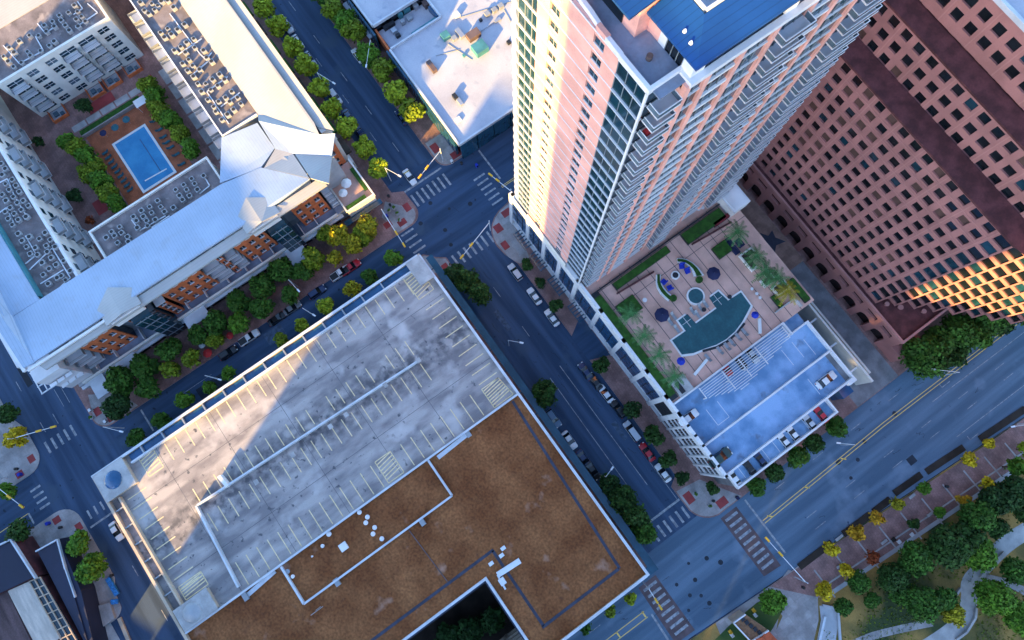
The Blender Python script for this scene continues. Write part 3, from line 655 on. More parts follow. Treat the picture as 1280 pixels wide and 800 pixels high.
mb = MB(); mb.box((-23.59, 35.0, TT + .1), (-20.91, 35.5, PZ - .4)); mb.box((-20.4, 36.61, TT + .5), (-19.7, 69, PZ - .4)); mb.box((-33, TV + 2.45, TT + .3), (-28.4, TV + 2.59, PZ - .6)); mb.build_each('penthouse_glass', 'glass_dark', T)
mb = MB()
for i in range(4): mb.box((-23.6 + .86 * i, 34.9, TT + .1), (-23.52 + .86 * i, 34.99, PZ - .4))
for i in range(22): mb.box((-19.69, 37 + 1.5 * i, TT + .5), (-19.6, 37.08 + 1.5 * i, PZ - .4))
mb.box((-19.69, 36.7, TT + 2), (-19.62, 69, TT + 2.12))
mb.build('penthouse_mullion', 'mullion', T)
mb = MB(); mb.solid([(-18.6, 33.9, PZ - .3), (-18.6, 70, PZ - .3), (-22.4, 70, PZ + .6), (-22.4, 37.6, PZ + .6)], .3); mb.solid([(-18.6, 33.9, PZ - .3), (-22.4, 37.6, PZ + .6), (-26.2, 37.6, PZ + .6), (-26.2, 33.9, PZ - .3)], .3)
mb.solid([(-26.25, TV + 1.0, PZ + .4), (-26.25, 37.6, PZ + 1.2), (-44, 37.6, PZ + 1.2), (-44, TV + 1.0, PZ + .4)], .3)
mb.build('blue_roof', 'blue_roof', T)
mb = MB(); mb.box((-44, 37.65, TT), (-22.45, 69.5, PZ - .5), 0); mb.build('plant_deck', 'white_roof', T)
mb = MB(); mb.bar((-22.6, 38, PZ - .5), (-22.6, 69, PZ - .5), .3, 1.3); mb.bar((-44, 37.9, PZ - .5), (-22.8, 37.9, PZ - .5), .3, 1.3); mb.build('parapet', 'metal_white', T)
for u, v in ((-24.2, 40), (-26, 42.5)): MB().tube((u, v, PZ - .5), (u, v, PZ + .2), .6, .6, 10).tube((u + .5, v + .5, PZ), (u + 1, v + 4, PZ), .3, .3, 8).build('roof_fan', 'metal_white', T)
for u, v in ((-22.3, 35.3), (-21.0, 35.0)): MB().tube((u, v, PZ), (u, v, PZ + .3), .22, .12, 8).build('roof_vent', 'metal_white', T)
MB().tube((-23.6, 33, TT + .2), (-23.6, 33, TT + .8), .35, .35, 10).build('terrace_table', 'duct_brown', T)
# ---- podium
PD = TB
pw0, pw1, ps = -46, 34.4, 30.45           # along the avenue, its street face
mb = MB(); mb.box((-45.6, 31.2, 0), (11.3, 69.6, PD - .3), 0); mb.box((11.31, 31.2, 0), (29.0, 65.6, PD - 1.6), 0); mb.box((29.01, 32.4, 0), (33.2, 59.0, PD - 4.2)); mb.build('podium_core', 'concrete_dark', T)
MB().box((TU - .5, 31.2, PD - .3), (11.6, 69.6, PD)).build('pool_deck', 'pool_deck', T)
mb = MB()
for i in range(13):                                   # deck joints
    v = 33.9 + 2.68 * i; mb.box((TU + 1.4, v - .07, PD), (11.5, v + .07, PD + .012))
for u in (-16.8, -11.8): mb.box((u - .06, 31.3, PD), (u + .06, 69.5, PD + .008))
mb.build_each('deck_joint', 'joint', T)
# avenue front: piers and blue glass, then louvres, then small windows
mb = MB(); gl = []
def pier(u0, u1, z1=PD + .7): mb.box((u0, ps - .1, 0), (u1, ps + .75, z1), 0)
mb.box((pw0, ps + .1, 15.2), (29.4, ps + .75, PD + .7), 0); mb.box((pw0, ps + .1, 3.8), (29.4, ps + .75, 4.6), 0); mb.box((pw0, ps + .1, 0), (29.4, ps + .75, .6), 0)
edges = [-45.8, -39.2, -33, -27.3, -21.2, -13.2, -5.2, 2.8, 9.4]
for u in edges: pier(u - .55, u + .55)
for a, b in zip(edges[:-1], edges[1:]):
    g = MB(); g.box((a + .56, ps + .2, 4.61), (b - .56, ps + .5, 15.19), 0)
    for t in (.33, .66): u = a + (b - a) * t; g.box((u - .07, ps + .1, 4.61), (u + .07, ps + .19, 15.19), 1)
    for z in (8.2, 11.8): g.box((a + .57, ps + .1, z), (b - .57, ps + .185, z + .14), 1)
    gl.append(g)
for g in gl: g.build('podium_window', ['glass_blue', 'dark_metal'], T)
g = MB()
for i in range(9): g.box((9.96, ps + .15, 4.8 + 1.16 * i), (13.2, ps + .5, 5.4 + 1.16 * i))
g.build('louvre', 'dark_metal', T); pier(13.21, 14.4)
k = 0
for i in range(6):
    u = 14.4 + 2.5 * i
    for z in (1, 5, 8.5, 12):
        g = MB(); g.box((u + .15, ps + .3, z + .4), (u + 2.0, ps + .5, z + 2.9), 0)
        for t in (.6, 1.2): g.box((u + .1 + t, ps + .2, z + .4), (u + .2 + t, ps + .29, z + 2.9), 1)
        g.build('podium_window', ['glass_dark', 'mullion'], T)
    pier(u + 2.0, u + 2.5)
for z in (.61, 4.61, 8.1, 11.6): mb.box((14.41, ps + .2, z), (29.3, ps + .74, z + .75 if z > 1 else 1.3))
mb.build('podium_wall', 'white_panel', T)
# pale stone band under the tower on the avenue
mb = MB(); mb.box((-39.3, ps - .16, PD + .2), (-27.4, ps - .02, PD + 3.1)); mb.box((-44.8, ps - .14, PD + .2), (-39.31, ps - .02, PD + 1.6)); mb.box((-27.39, ps - .14, PD + .2), (-25.4, ps - .02, PD + 3.1)); mb.build_each('stone_band', 'stucco', T)
# awnings low over the pavement
for i, a in enumerate((-42, -35.5, -28, -20)):
    mb = MB()
    for j in range(6): mb.box((a + .9 * j, ps - 2.0, 4.2), (a + .9 * j + .3, ps - .11, 4.4))
    mb.box((a, ps - 2.2, 4.15), (a + 5, ps - 2.01, 4.45)); mb.build('awning', 'glass_teal', T)
mb = MB(); mb.box((-47.5, 31.5, 4.4), (-46.1, 41, 4.7)); mb.box((-47.8, 35, 4.71), (-47.3, 35.4, 5.6)); mb.build('awning', 'glass_teal', T)
mb = MB()
for z in (4, 8, 12): mb.box((-46.6, 31.3, z), (-45.61, 69.6, z + 1.2))
mb.build('podium_wall', 'slab_edge', T)
# roof-level car park at the south end of the podium: three falling strips
mb = MB(); mb.box((11.65, 31.3, PD - 1.6), (21.8, 65.4, PD - 1.5)); mb.build('parking_deck', 'ramp_deck', T)
mb = MB(); mb.box((22.2, 31.3, PD - 1.6), (29.0, 64.2, PD - 1.5)); mb.build('parking_deck', 'ramp_deck', T)
mb = MB(); mb.box((29.4, 32.4, PD - 4.2), (33.0, 58.9, PD - 4.1)); mb.build('parking_deck', 'ramp_deck', T)
mb = MB(); z0, z1 = PD - 1.6, PD - .35
mb.box((21.8, 30.46, z0), (22.2, 65.3, z1)); mb.box((13.2, 30.44, z0), (29.4, 30.9, z1 + .5)); mb.box((29.0, 30.91, z0 - 2.5), (29.4, 64.2, z1)); mb.box((14.2, 65.4, z0), (30, 65.8, z1)); mb.box((29.41, 63.9, z0), (30, 65.39, z1)); mb.box((29.0, 64.21, z0), (29.4, 65.39, z1))
mb.box((33.0, 32, z0 - 2.7), (33.4, 59.3, z1 - 2.5)); mb.box((29.41, 32, z0 - 2.7), (32.99, 32.4, z1 - 2.5)); mb.box((29.41, 58.9, z0 - 2.7), (32.99, 59.3, z1 - 2.5))
mb.box((11.3, 36.4, PD), (11.7, 60.9, PD + .6)); mb.box((11.3, 30.9, PD), (11.7, 36.39, PD + .5)); mb.box((11.71, 60.5, PD), (14.6, 60.9, PD + .6)); mb.box((14.21, 60.91, z0), (14.6, 65.39, z1))
mb.build('podium_parapet', 'white_panel', T)
mb = MB()
for u0, v in ((16.5, 36.5), (16.5, 39.5), (16, 57.5), (16, 60.4), (17, 62.8)): mb.flat((u0, v), (u0 + 4, v), .1, PD - 1.49)
for v in (35, 41.5, 44.3, 47, 49.7, 52.4): mb.flat((29.9, v), (32.8, v), .1, PD - 4.09)
mb.flat((20.5, 36.5), (20.5, 39.5), .1, PD - 1.488); mb.flat((24, 58), (28, 58), .1, PD - 1.49); mb.build_each('stall_line', 'white_paint', T)
# slatted pergola between pool deck and car park
mb = MB()
for i in range(11):
    u = 12.1 + .5 * i; a, b = (37.6 + .05 * i, 59.8) if i < 6 else (37.8 + (i - 5) * 1.3, 57 - (i - 6) * 2.6)
    if b > a: mb.box((u, a, PD + .9), (u + .12, b, PD + 1.05))
for v in (37.5, 43.6, 48, 52.4, 59.9): mb.box((11.9, v - .1, PD + .7), (16.4 if 40 < v < 55 else 14.4, v + .1, PD + .89)); mb.box((14.3, v - .12, PD - 1.5), (14.54, v + .12, PD + .69))
mb.build('pergola', 'white_panel', T)
# east flank steps of the podium
mb = MB(); mb.box((11.7, 66.1, 0), (34, 69, 6)); mb.build('podium_terrace', 'glass_blue', T)
mb = MB(); mb.box((4, 73, 0), (34.5, 73.5, 7.5)); mb.box((4, 75.8, 0), (33.6, 76.3, 3.4)); mb.build('podium_wall', 'stucco', T)
mb = MB()
for u in (9, 16, 23, 30): mb.box((u, 66.1, 6), (u + .4, 73, 6.3))
mb.build_each('podium_beam', 'slab_edge', T)
mb = MB(); mb.box((-19, 66.6, PD), (-13.4, 71.2, PD + 3.2)); mb.box((-18.6, 67, PD + 3.2), (-13.8, 70.8, PD + 3.4)); mb.build('lobby_block', 'white_panel', T)
# pool, spa, planters
PP = [(.7, 39.4), (4.3, 39.2), (5.5, 41.4), (6.1, 43.8), (6.9, 46.4), (7.2, 48.8), (7.0, 51.4), (6.3, 53.9), (5.4, 56), (4.6, 57.7), (1.1, 57.9), (.9, 54.5), (-1.9, 54.1), (-1.9, 51.6), (.8, 51.4), (.8, 45.8), (-1.9, 45.6), (-1.9, 43.1), (.8, 43.0)]
cx_, cy_ = 3, 48.6
MB().prism([(x + (.35 if x > cx_ else -.35), y + (.35 if y > cy_ else -.35)) for x, y in PP], PD + .0, PD + .1).build('pool_coping', 'pool_tile', T)
MB().prism(PP, PD + .02, PD + .115).build('pool_water', 'pool_water', T)
mb = MB()
for v in (44.4, 52.8): mb.flat((-1.8, v), (.8, v), .1, PD + .13); mb.flat((-.6, v - 1.2), (-.6, v + 1.2), .08, PD + .132)
mb.build('pool_steps', 'pool_tile', T)
pts = [(6.3, 43.2), (7.4, 46.2), (7.7, 48.8), (7.5, 51.6), (6.8, 54.2)]; mb = MB()
for a, b in zip(pts[:-1], pts[1:]): mb.bar((*a, PD + .02), (*b, PD + .02), .5, .16)
mb.build('pool_trough', 'dark_metal', T)
MB().tube((-3.9, 49.4, PD), (-3.9, 49.4, PD + .45), 1.95, 1.95, 28).build('spa_rim', 'pool_tile', T); MB().tube((-3.9, 49.4, PD + .2), (-3.9, 49.4, PD + .47), 1.6, 1.6, 28).build('spa_water', 'pool_water', T)
def planter(pts, fill, label=None, h=.5):
    p = MB().prism(pts, PD, PD + h).build('planter', 'dark_metal', T)
    c = [sum(q[i] for q in pts) / len(pts) for i in (0, 1)]
    MB().prism([(c[0] + (x - c[0]) * .93, c[1] + (y - c[1]) * (.97)) for x, y in pts], PD + h - .2, PD + h + .35).build('planting', fill, p)
planter(rect(-16.5, -14.8, 36.4, 51.2), 'hedge'); planter(rect(-16.6, -13.8, 55.2, 66), 'hedge'); planter(rect(-10.2, -7.2, 58.7, 62.2), 'hedge')
planter(rect(-17, 10.8, 31.3, 33.0), 'hedge'); planter(rect(-12.2, -8.4, 34, 38.6), 'hedge'); planter(rect(-14.5, -13.5, 62.5, 68), 'hedge_red')
for a, b, z in (((-17.1, 31.4), (-17.1, 66.5), .75), ((-14.2, 36), (-13.4, 45.4), .9), ((-13.4, 56), (-12.4, 66), .9)): MB().bar((*a, PD), (*b, PD), .3, z).build('deck_wall', 'dark_metal' if z < .8 else 'dark_granite', T)
def F2(x, y): return W(740 + x / 8, 300 + y / 8, PD + .5)
for o_, i_ in (([(640, 345), (640, 430), (655, 485), (685, 535), (730, 580), (765, 612)], [(792, 548), (755, 518), (722, 478), (700, 440), (690, 405), (688, 345)]), ([(850, 180), (900, 182), (950, 192), (1010, 225), (1060, 270), (1095, 315), (1122, 350)], [(1018, 362), (1012, 330), (995, 295), (970, 265), (938, 240), (900, 228), (860, 226)])):
    O = [F2(*q) for q in o_]; I = [F2(*q) for q in i_]
    p = MB().prism(O + I, PD, PD + .5).build('planter', 'pool_tile', T); c_ = O + I; n_ = len(c_)
    mid = lambda k, t: [tuple(Vector(O[j]).lerp(Vector(I[round((len(I) - 1) * (1 - j / (len(O) - 1)))]), t)) for j in range(len(O))]
    MB().prism(mid(0, .25)[:] + mid(0, .75)[::-1], PD + .4, PD + .72).build('planting', 'hedge', p)
fu, fv = F2(835, 350)
MB().tube((fu, fv, PD), (fu, fv, PD + .45), .95, .95, 20).build('fire_pit', 'pool_tile', T); MB().tube((fu, fv, PD + .3), (fu, fv, PD + .47), .65, .65, 20).build('fire_bowl', 'dark_metal', T)
for cu, cv in (F2(1075, 395), F2(815, 580)): MB().tube((cu, cv, PD), (cu, cv, PD + .6), .75, .75, 12).build('round_planter', 'hedge', T)
for P in ([(-5.5, 62.5), (-1, 62.6), (-1, 64), (-4.2, 64), (-4.2, 66), (-5.5, 66)], [(1.5, 62.6), (3.4, 62.6), (3.4, 65.6), (.5, 65.6), (.5, 64.4), (1.9, 64.4)], [(4.2, 63.6), (6.4, 63.6), (6.4, 67), (4.2, 67)]):
    p = MB().prism(P, PD, PD + .7).build('planter', 'stucco', T); c = [sum(q[i] for q in P) / len(P) for i in (0, 1)]; MB().prism([(c[0] + (x - c[0]) * .8, c[1] + (y - c[1]) * .8) for x, y in P], PD + .5, PD + .74).build('planting', 'mulch', p)
planter(rect(5, 11, 67.4, 68.8), 'hedge'); planter(rect(5.6, 8.8, 62.2, 63.1), 'hedge')
MB().box((7.6, 33.3, PD), (11.2, 36.6, PD + 1.1)).build('service_enclosure', 'concrete', T); MB().box((8.2, 33.8, PD + 1.1), (10.8, 34.8, PD + 1.2)).build('service_grille', 'dark_metal', T)
for a, b in (((9.2, 38.6), (8.2, 42.8)), ((7.8, 57.4), (10.4, 55.4))): MB().bar((*a, PD), (*b, PD), .6, .5).build('deck_wall', 'pool_tile', T)
MB().bar((8.8, 60.9, PD), (8.8, 66, PD), .3, 1.0).bar((8.8, 66, PD), (11, 66.2, PD), .3, 1.0).build('deck_wall', 'concrete', T)
# ---------------------------------------------------------------- stepped pink granite office building
B = thing('granite_office', 'massive stepped pink granite office block with a grid of small square windows', 'office building', (0, 100, 0))
gw = []; gk = []; wall = MB()
def grid(vf, ucs, z0, rows, ztop, u0, u1, mbs=wall, uA=None):
    """wall of square windows in the plane v = vf (seen from -v); ucs: window centres, rows: window centre heights"""
    hw, hh = .88, .98
    wall.box((u0, vf + .55, z0), (u1, vf + 2.6, ztop), 1)
    us = sorted(ucs); prev = u0
    for u in us: wall.box((prev, vf, z0), (u - hw, vf + .5, ztop), 0); prev = u + hw
    wall.box((prev, vf, z0), (u1, vf + .5, ztop), 0)
    for u in us:
        pz = z0
        for z in sorted(rows): wall.box((u - hw + .001, vf + .05, pz), (u + hw - .001, vf + .5, z - hh), 0); pz = z + hh
        wall.box((u - hw + .001, vf + .05, pz), (u + hw - .001, vf + .5, ztop), 0)
        for z in rows:
            g = MB(); g.box((u - hw + .01, vf + .38, z - hh + .01), (u + hw - .01, vf + .48, z + hh - .01), rw.choice((0, 0, 0, 0, 0, 0, 0, 1, 2)))
            gw.append(g); gk.append((u - 5) ** 2 * .02 - z)
V1, V2, V3 = 84.5, 88.8, 92.4
rows1 = [51.0 - 3.27 * k for k in range(13)]
grid(V1, [-19.7 + 3 * k for k in range(-9, 13)], 9.6, rows1, 52.6, -48.5, 17.9)
grid(V2, [-19.7 + 3 * k for k in range(-9, 25)], 52.7, [60.4 - 3.3 * k for k in range(3)], 62.3, -48.5, 54)
grid(V3, [-16.9 + 3 * k for k in range(-9, 24)], 62.9, [69.0 - 3.2 * k for k in range(2)], 71.6, -46, 54)
# saw-toothed corner: bays stepping back in plan
for k in range(12):
    u0 = 17.9 + 3.05 * k; v0 = 84.5 + 3.05 * k
    zt = 52.6
    wall.box((u0, v0 + .45, 9.6), (u0 + 3.05, v0 + 6.5, zt), 1)
    wall.box((u0, v0 - .02, 9.6), (u0 + .3, v0 + .44, zt), 0); wall.box((u0 + 2.75, v0 - .02, 9.6), (u0 + 3.05, v0 + 3.05, zt), 0)
    pz = 9.6
    for z in sorted(rows1):
        wall.box((u0 + .31, v0 + .02, pz), (u0 + 2.74, v0 + .44, z - 1.1), 0); pz = z + 1.2
        g = MB(); g.box((u0 + .31, v0 + .3, z - 1.1), (u0 + 2.74, v0 + .42, z + 1.2), rw.choice((0, 0, 1))); gw.append(g); gk.append(40 + k)
    wall.box((u0 + .31, v0 + .02, pz), (u0 + 2.74, v0 + .44, zt), 0)
wall.build('wall', ['granite', 'glass_dark'], B)
lim_parts(gw, gk, 'window', ['glass_dark', 'glass', 'blind'], B)
# trim courses: a pale raised joint at every second floor and bay
mb = MB()
for k in range(-8, 13, 2): mb.box((-18.3 + 3 * k, V1 - .06, 9.6), (-18.1 + 3 * k, V1 - .005, 52.5))
for k in range(-8, 24, 2): mb.box((-18.3 + 3 * k, V2 - .06, 52.8), (-18.1 + 3 * k, V2 - .005, 62.2)); mb.box((-15.5 + 3 * k, V3 - .06, 63), (-15.3 + 3 * k, V3 - .005, 71.5))
for k in range(13): mb.box((-48.4, V1 - .05, rows1[k] - 1.74), (17.8, V1 - .006, rows1[k] - 1.56))
mb.build('trim', 'granite_trim', B)
# dark sloping setbacks
mb = MB(); mb.solid([(-48.5, V1 - .1, 52.65), (21, V1 - .1, 52.65), (56, 119, 52.65), (56, V2 + .1, 53.0), (-48.5, V2 + .1, 53.0)][:2] + [(25.2, V2 - .02, 53.0), (-48.5, V2 - .02, 53.0)], .4); mb.solid([(-48.5, V2 - .1, 62.3), (54, V2 - .1, 62.3), (54, V3 - .02, 62.75), (-48.5, V3 - .02, 62.75)], .4)
mb.solid([(21, V1 - .1, 52.62), (56, 119.5, 52.62), (56, V2 + .4, 52.9), (25, V2 + .4, 52.9)], .4)
mb.build('setback_roof', 'dark_granite', B)
mb = MB(); mb.box((-46, V3 + .2, 71.6), (54, 130, 72)); mb.build('roof', 'white_roof', B)
mb = MB(); mb.box((-46, V3 - .06, 71.6), (54, V3 + .5, 72.5)); mb.build('parapet', 'coping', B)
mb = MB(); mb.box((-44, 95, 0), (17.5, 128, 52)); mb.box((-44, 92, 52), (54, 128, 62.5)); mb.box((-44, 95.5, 62.5), (53, 128, 71.5)); mb.build('core', 'dark_granite', B)
# arcade base
mb = MB(); vb = 83.2; AH = 9.4
def arch(uc, hw, zt, zc=0):
    n = 10; hs = zt - hw * .75
    pts = [(uc - hw, hs)] + [(uc - hw * math.cos(math.pi * i / n), hs + hw * .75 * math.sin(math.pi * i / n)) for i in range(1, n)] + [(uc + hw, hs)]
    return pts
acs = [-16.5 + 4.9 * k for k in range(-6, 10)]; prev = -48.5
for u in acs:
    mb.box((prev, vb, 0), (u - 1.6, vb + 1.3, AH), 0); prev = u + 1.6
    P = arch(u, 1.6, 5.4)
    for p, q in zip(P[:-1], P[1:]):
        mb.add([(p[0], vb, p[1]), (q[0], vb, q[1]), (q[0], vb, 6.2), (p[0], vb, 6.2), (p[0], vb + 1.3, p[1]), (q[0], vb + 1.3, q[1]), (q[0], vb + 1.3, 6.2), (p[0], vb + 1.3, 6.2)], [(0, 1, 2, 3), (4, 7, 6, 5), (0, 4, 5, 1), (3, 2, 6, 7)], 0)
    mb.box((u - 1.599, vb + .01, 6.21), (u + 1.599, vb + 1.3, 6.9), 0); mb.box((u - 1.599, vb + .01, 8.3), (u + 1.599, vb + 1.3, AH), 0)
mb.box((prev, vb, 0), (31.4, vb + 1.3, AH), 0); mb.box((30.6, vb + 1.31, 0), (31.4, 124, AH), 0); mb.box((31.41, vb + .05, 0), (35.2, vb + 7, 5), 0)
mb.build('arcade', 'granite', B)
for u in acs:
    MB().box((u - 1.58, vb + .6, 6.92), (u + 1.58, vb + .8, 8.28)).build('transom_window', 'glass_dark', B)
MB().box((-48, vb + 1.31, 0), (30.5, vb + 2.4, AH - .4)).build('arcade_interior', 'glass_dark', B)
mb = MB(); mb.prism([(-48.5, vb + .1), (31.2, vb + .1), (31.2, 124), (17, 124), (17, 87), (-48.5, 86)], AH, AH + .2); mb.build('base_terrace', 'dark_granite', B)
mb = MB(); mb.box((-48.5, vb - .12, AH), (31.5, vb + .35, AH + .75)); mb.box((31, vb + .36, AH), (31.5, 124, AH + .75)); mb.build('base_parapet', 'granite_trim', B)
# plaza trellis against the arcade
for (x, y, r) in ((1106, 381, .7), (1123, 385, .8), (1152, 390, .7)):
    u, v = W(x, y, AH); MB().tube((u, v, AH + .2), (u, v, AH + 1), .35, r * .8, 10).build('terrace_pot', 'granite_trim', B)
# ---------------------------------------------------------------- low white-roofed building with glass walls
N = thing('white_roof_building', 'low building with a broad white roof and blue glass walls opposite the tower', 'building', (-92, 60, 0))
WZ = 7.7
MB().box((-150, 30.9, 0), (-106.4, 110, WZ - .4)).box((-106.39, 46.4, 0), (-98.4, 110, WZ - .4)).box((-98.39, 30.9, 0), (-67.6, 110, WZ - .4)).box((-106.39, 31.6, 0), (-98.4, 46.39, WZ - 2.7)).build('core', 'glass_dark', N)
mb = MB(); mb.box((-98.4, 30.7, WZ - .4), (-67.3, 110, WZ)); mb.box((-150, 46.4, WZ - .4), (-98.41, 110, WZ)); mb.box((-150, 30.7, WZ - .4), (-106.4, 46.39, WZ)); mb.build('roof', 'white_roof', N)
mb = MB(); z1 = WZ + .6
for a, b in (((-98.2, 30.7), (-67, 30.2)), ((-67.1, 30.3), (-67.1, 110)), ((-98.3, 31), (-98.3, 46.2)), ((-106.3, 31), (-106.3, 46)), ((-150, 31.2), (-106.4, 30.9)), ((-106, 46.3), (-98.4, 46.3))): mb.bar((*a, WZ - .3), (*b, WZ - .3), .45, .9)
mb.build('parapet', 'coping', N)
for i in range(16):
    a = -150 + 5.1 * i
    g = MB(); g.box((a, 30.0 - .02 * i, .4), (a + 4.9, 30.3, WZ - .4), 0)
    for t in (1.6, 3.2): g.box((a + t, 29.9 - .02 * i, .4), (a + t + .1, 29.99 - .02 * i, WZ - .4), 1)
    if not -107 < a < -101: g.build('glass_wall', ['glass_teal', 'glass_blue'], N)
for i in range(14):
    v = 30.3 + 5 * i; g = MB(); g.box((-67.1, v, .4), (-66.75, v + 4.8, WZ - .4), 0)
    for t in (1.6, 3.2): g.box((-66.74, v + t, .4), (-66.66, v + t + .1, WZ - .4), 1)
    g.build('glass_wall', ['glass_teal', 'glass_blue'], N)
mb = MB(); mb.bar((-98.3, 30.9, 3), (-106.3, 31.2, 3), .5, 3.4); mb.build('brick_wall', 'brick', N)
mb = MB(); mb.bar((-119, 29.6, 4), (-106.5, 29.8, 4), 1.8, .3); mb.build('canopy', 'coping', N)
MB().box((-106, 31.6, WZ - 2.6), (-98.6, 46, WZ - 2.4)).build('plant_well', 'white_roof', N)
rr = random.Random(5)
def equip(mk, x, y, z, du, dv, h, m, name='roof_unit', rz=0):
    u, v = W(x, y, z); return MB().box((u - du / 2, v - dv / 2, z), (u + du / 2, v + dv / 2, z + h)).build(name, m, mk)
for x, y, a, b, h, m in ((478, 22, 1.2, 1, 1.6, 'duct_brown'), (487, 34, .9, 3.2, 1.2, 'dark_metal'), (500, 20, 1.8, 1.2, 1.6, 'duct_teal'), (508, 14, 1.2, 2, 1.4, 'duct_teal'), (520, 10, 1.4, 1.2, 1.5, 'steel'), (533, 8, 1.6, 1.4, 1.7, 'duct_brown'), (512, 24, 1.4, 1.4, .8, 'metal_grey'), (493, 40, 1.3, 1.3, 1, 'steel'), (504, 30, 1.0, 1.0, 1.4, 'metal_grey'), (498, 46, .8, 1.2, 1, 'dark_metal')):
    equip(N, x, y, WZ - 2.4, a, b, h, m, 'plant_unit')
a = W(515, 42, WZ - 1); b = W(545, 22, WZ - 1); MB().tube((*a, WZ - 1.6), (*b, WZ - 1.6), .6, .6, 12).build('air_duct', 'duct_teal', N)
a = W(536, 6, WZ); b = W(548, 18, WZ); MB().bar((*a, WZ - 2.4), (*b, WZ - 2.4), .7, 2.0).build('air_duct', 'glass_blue', N)
for x, y, a, b, h, m in ((557, 47, 1.8, 2, 1.4, 'duct_teal'), (592, 46, 2.0, 3.4, 1.5, 'duct_brown'), (600, 63, 3.0, 3.4, 1.8, 'duct_teal'), (540, 85, 3.2, 1.2, 1.2, 'duct_brown'), (569, 122, 1.4, 1, 1, 'dark_metal'), (575, 128, 2, .9, .6, 'steel'), (571, 20, 1.4, 1.4, .9, 'metal_white'), (575, 43, 2.8, 1.2, .9, 'steel'), (568, 49, 1.2, 1.2, .8, 'metal_grey'), (609, 19, 1.2, 1.3, .9, 'metal_grey'), (618, 14, 1.2, 1.3, .9, 'metal_grey'), (626, 9, 1.2, 1.3, .9, 'metal_grey'), (601, 26, .7, .7, .6, 'dark_metal'), (622, 26, .7, 1.8, .5, 'steel'), (580, 70, .7, .7, .5, 'duct_teal'), (636, 54, .9, .9, .8, 'dark_metal'), (573, 150, 1.3, 1.3, .4, 'white_panel')):
    equip(N, x, y, WZ, a, b, h, m)
mb = MB()
for p, q in (((560, 55), (590, 75)), ((575, 22), (640, 2)), ((545, 70), (575, 62)), ((600, 40), (625, 24)), ((630, 12), (640, 30))): mb.bar((*W(*p, WZ), WZ), (*W(*q, WZ), WZ), .12, .15)
mb.build_each('conduit', 'metal_grey', N)
# ---------------------------------------------------------------- apartment building around a pool courtyard
A = thing('apartment_building', 'courtyard apartment building with standing seam metal roofs and orange brick street front', 'apartments', (-95, -35, 0))
def seamroof(pts, m, name='metal_roof', d=.5): return MB().solid(pts, d).build(name, m, A)
def P3(x, y, z): u, v = W(x, y, z); return (u, v, z)
# --- long wing beside the avenue: flat plant roof and a tilted bright roof
MB().box((-175, -14.0, 0), (-96.2, -5.2, 18.4)).box((-175, -5.19, 0), (-86, 4.0, 18.2)).build('wall', 'grey_stucco', A)
MB().box((-175, -14.1, 18.4), (-95.4, -5.0, 18.75)).build('flat_roof', 'flat_roof', A)
mb = MB(); mb.box((-175, -14.35, 18.3), (-95.2, -14.05, 19.3)); mb.box((-95.39, -14.04, 18.3), (-95.1, -5.1, 19.3)); mb.build('parapet', 'white_panel', A)
a1, a2, a3, a4 = P3(323, 151, 20), P3(399, 168, 21.3), P3(366, 192, 19.2), P3(344, 186, 19.4)
b1, b2, b3 = P3(330, 210, 19.6), P3(387, 223, 21.3), P3(341, 187, 19.4)
seamroof([(-175, -4.95, 19.2), (-175, 4.3, 21.3), (-84.5, 4.3, 21.3), a2, a1, (-95, -4.95, 19.2)], 'seam_metal_u')
seamroof([(-175, 4.34, 20.5), (-175, 6.9, 21.1), (-80.5, 6.9, 21.1), (-83.6, 4.34, 20.5)], 'seam_metal_u')
MB().box((-175, 4.3, 0), (-82, 6.6, 20.2)).build('wall', 'stucco', A)
seamroof([a1, a2, (-79.6, 6.7, 21.2), (-76.5, 3.2, 19.4), a3, a4], 'seam_metal'); seamroof([a4, a3, b2, b1], 'seam_metal_u')
seamroof([(a3[0] + .3, a3[1] + .3, 19.2), (-76.6, 3.4, 19.3), (-70.6, -.8, 20.9), (b2[0], b2[1] + .2, 21.2)], 'seam_metal_u')
# --- south wing: one broad roof plane tilted to the courtyard, cut by a gutter, lower strip along the street eave
SE_ = b2; zN, zS = 19.0, 21.0
seamroof([(-85.6, -20.6, zN), (b1[0] - .6, b1[1] - .5, 19.5), (b2[0], b2[1] - .1, 21.2), (-73.4, -12.0, zS), (-73.4, -72.2, zS), (-85.9, -72.6, zN)], 'seam_metal')
seamroof([(-95, -14.6, 19.2), (-86, -20.5, 19), (b1[0] - .6, b1[1] - .6, 19.4), (a4[0] - .3, a4[1], 19.3), (a1[0], a1[1] - .5, 19.6)], 'seam_metal')
seamroof([(-73.2, -1.4, 20.3), (-73.2, -72.4, 20.3), (-71.0, -71.6, 20.0), (-71.0, -1.4, 20.0)], 'seam_metal_u')
seamroof([(-73.3, -72.3, zS - .1), (-73.3, -74.4, zS + .5), (-150, -78.5, zS + .5), (-150, -66.5, zN - .2), (-108, -66.3, zN - .2), (-86, -66.2, zN - .2), (-86, -72.5, zN)], 'seam_metal')
MB().bar((-72.8, -74.8, zS - .5), (-150, -79.0, zS - .5), .7, .6).build('gutter', 'white_panel', A)
MB().bar((-72.6, -74.3, zS - .6), (-72.6, -54, zS - .6), .5, .5).build('gutter', 'white_panel', A)
MB().box((-85.3, -72, 0), (-76.6, -1.5, 18.3)).box((-86, -5, 0), (-76.6, 3.6, 18.6)).build('wall', 'grey_stucco', A)
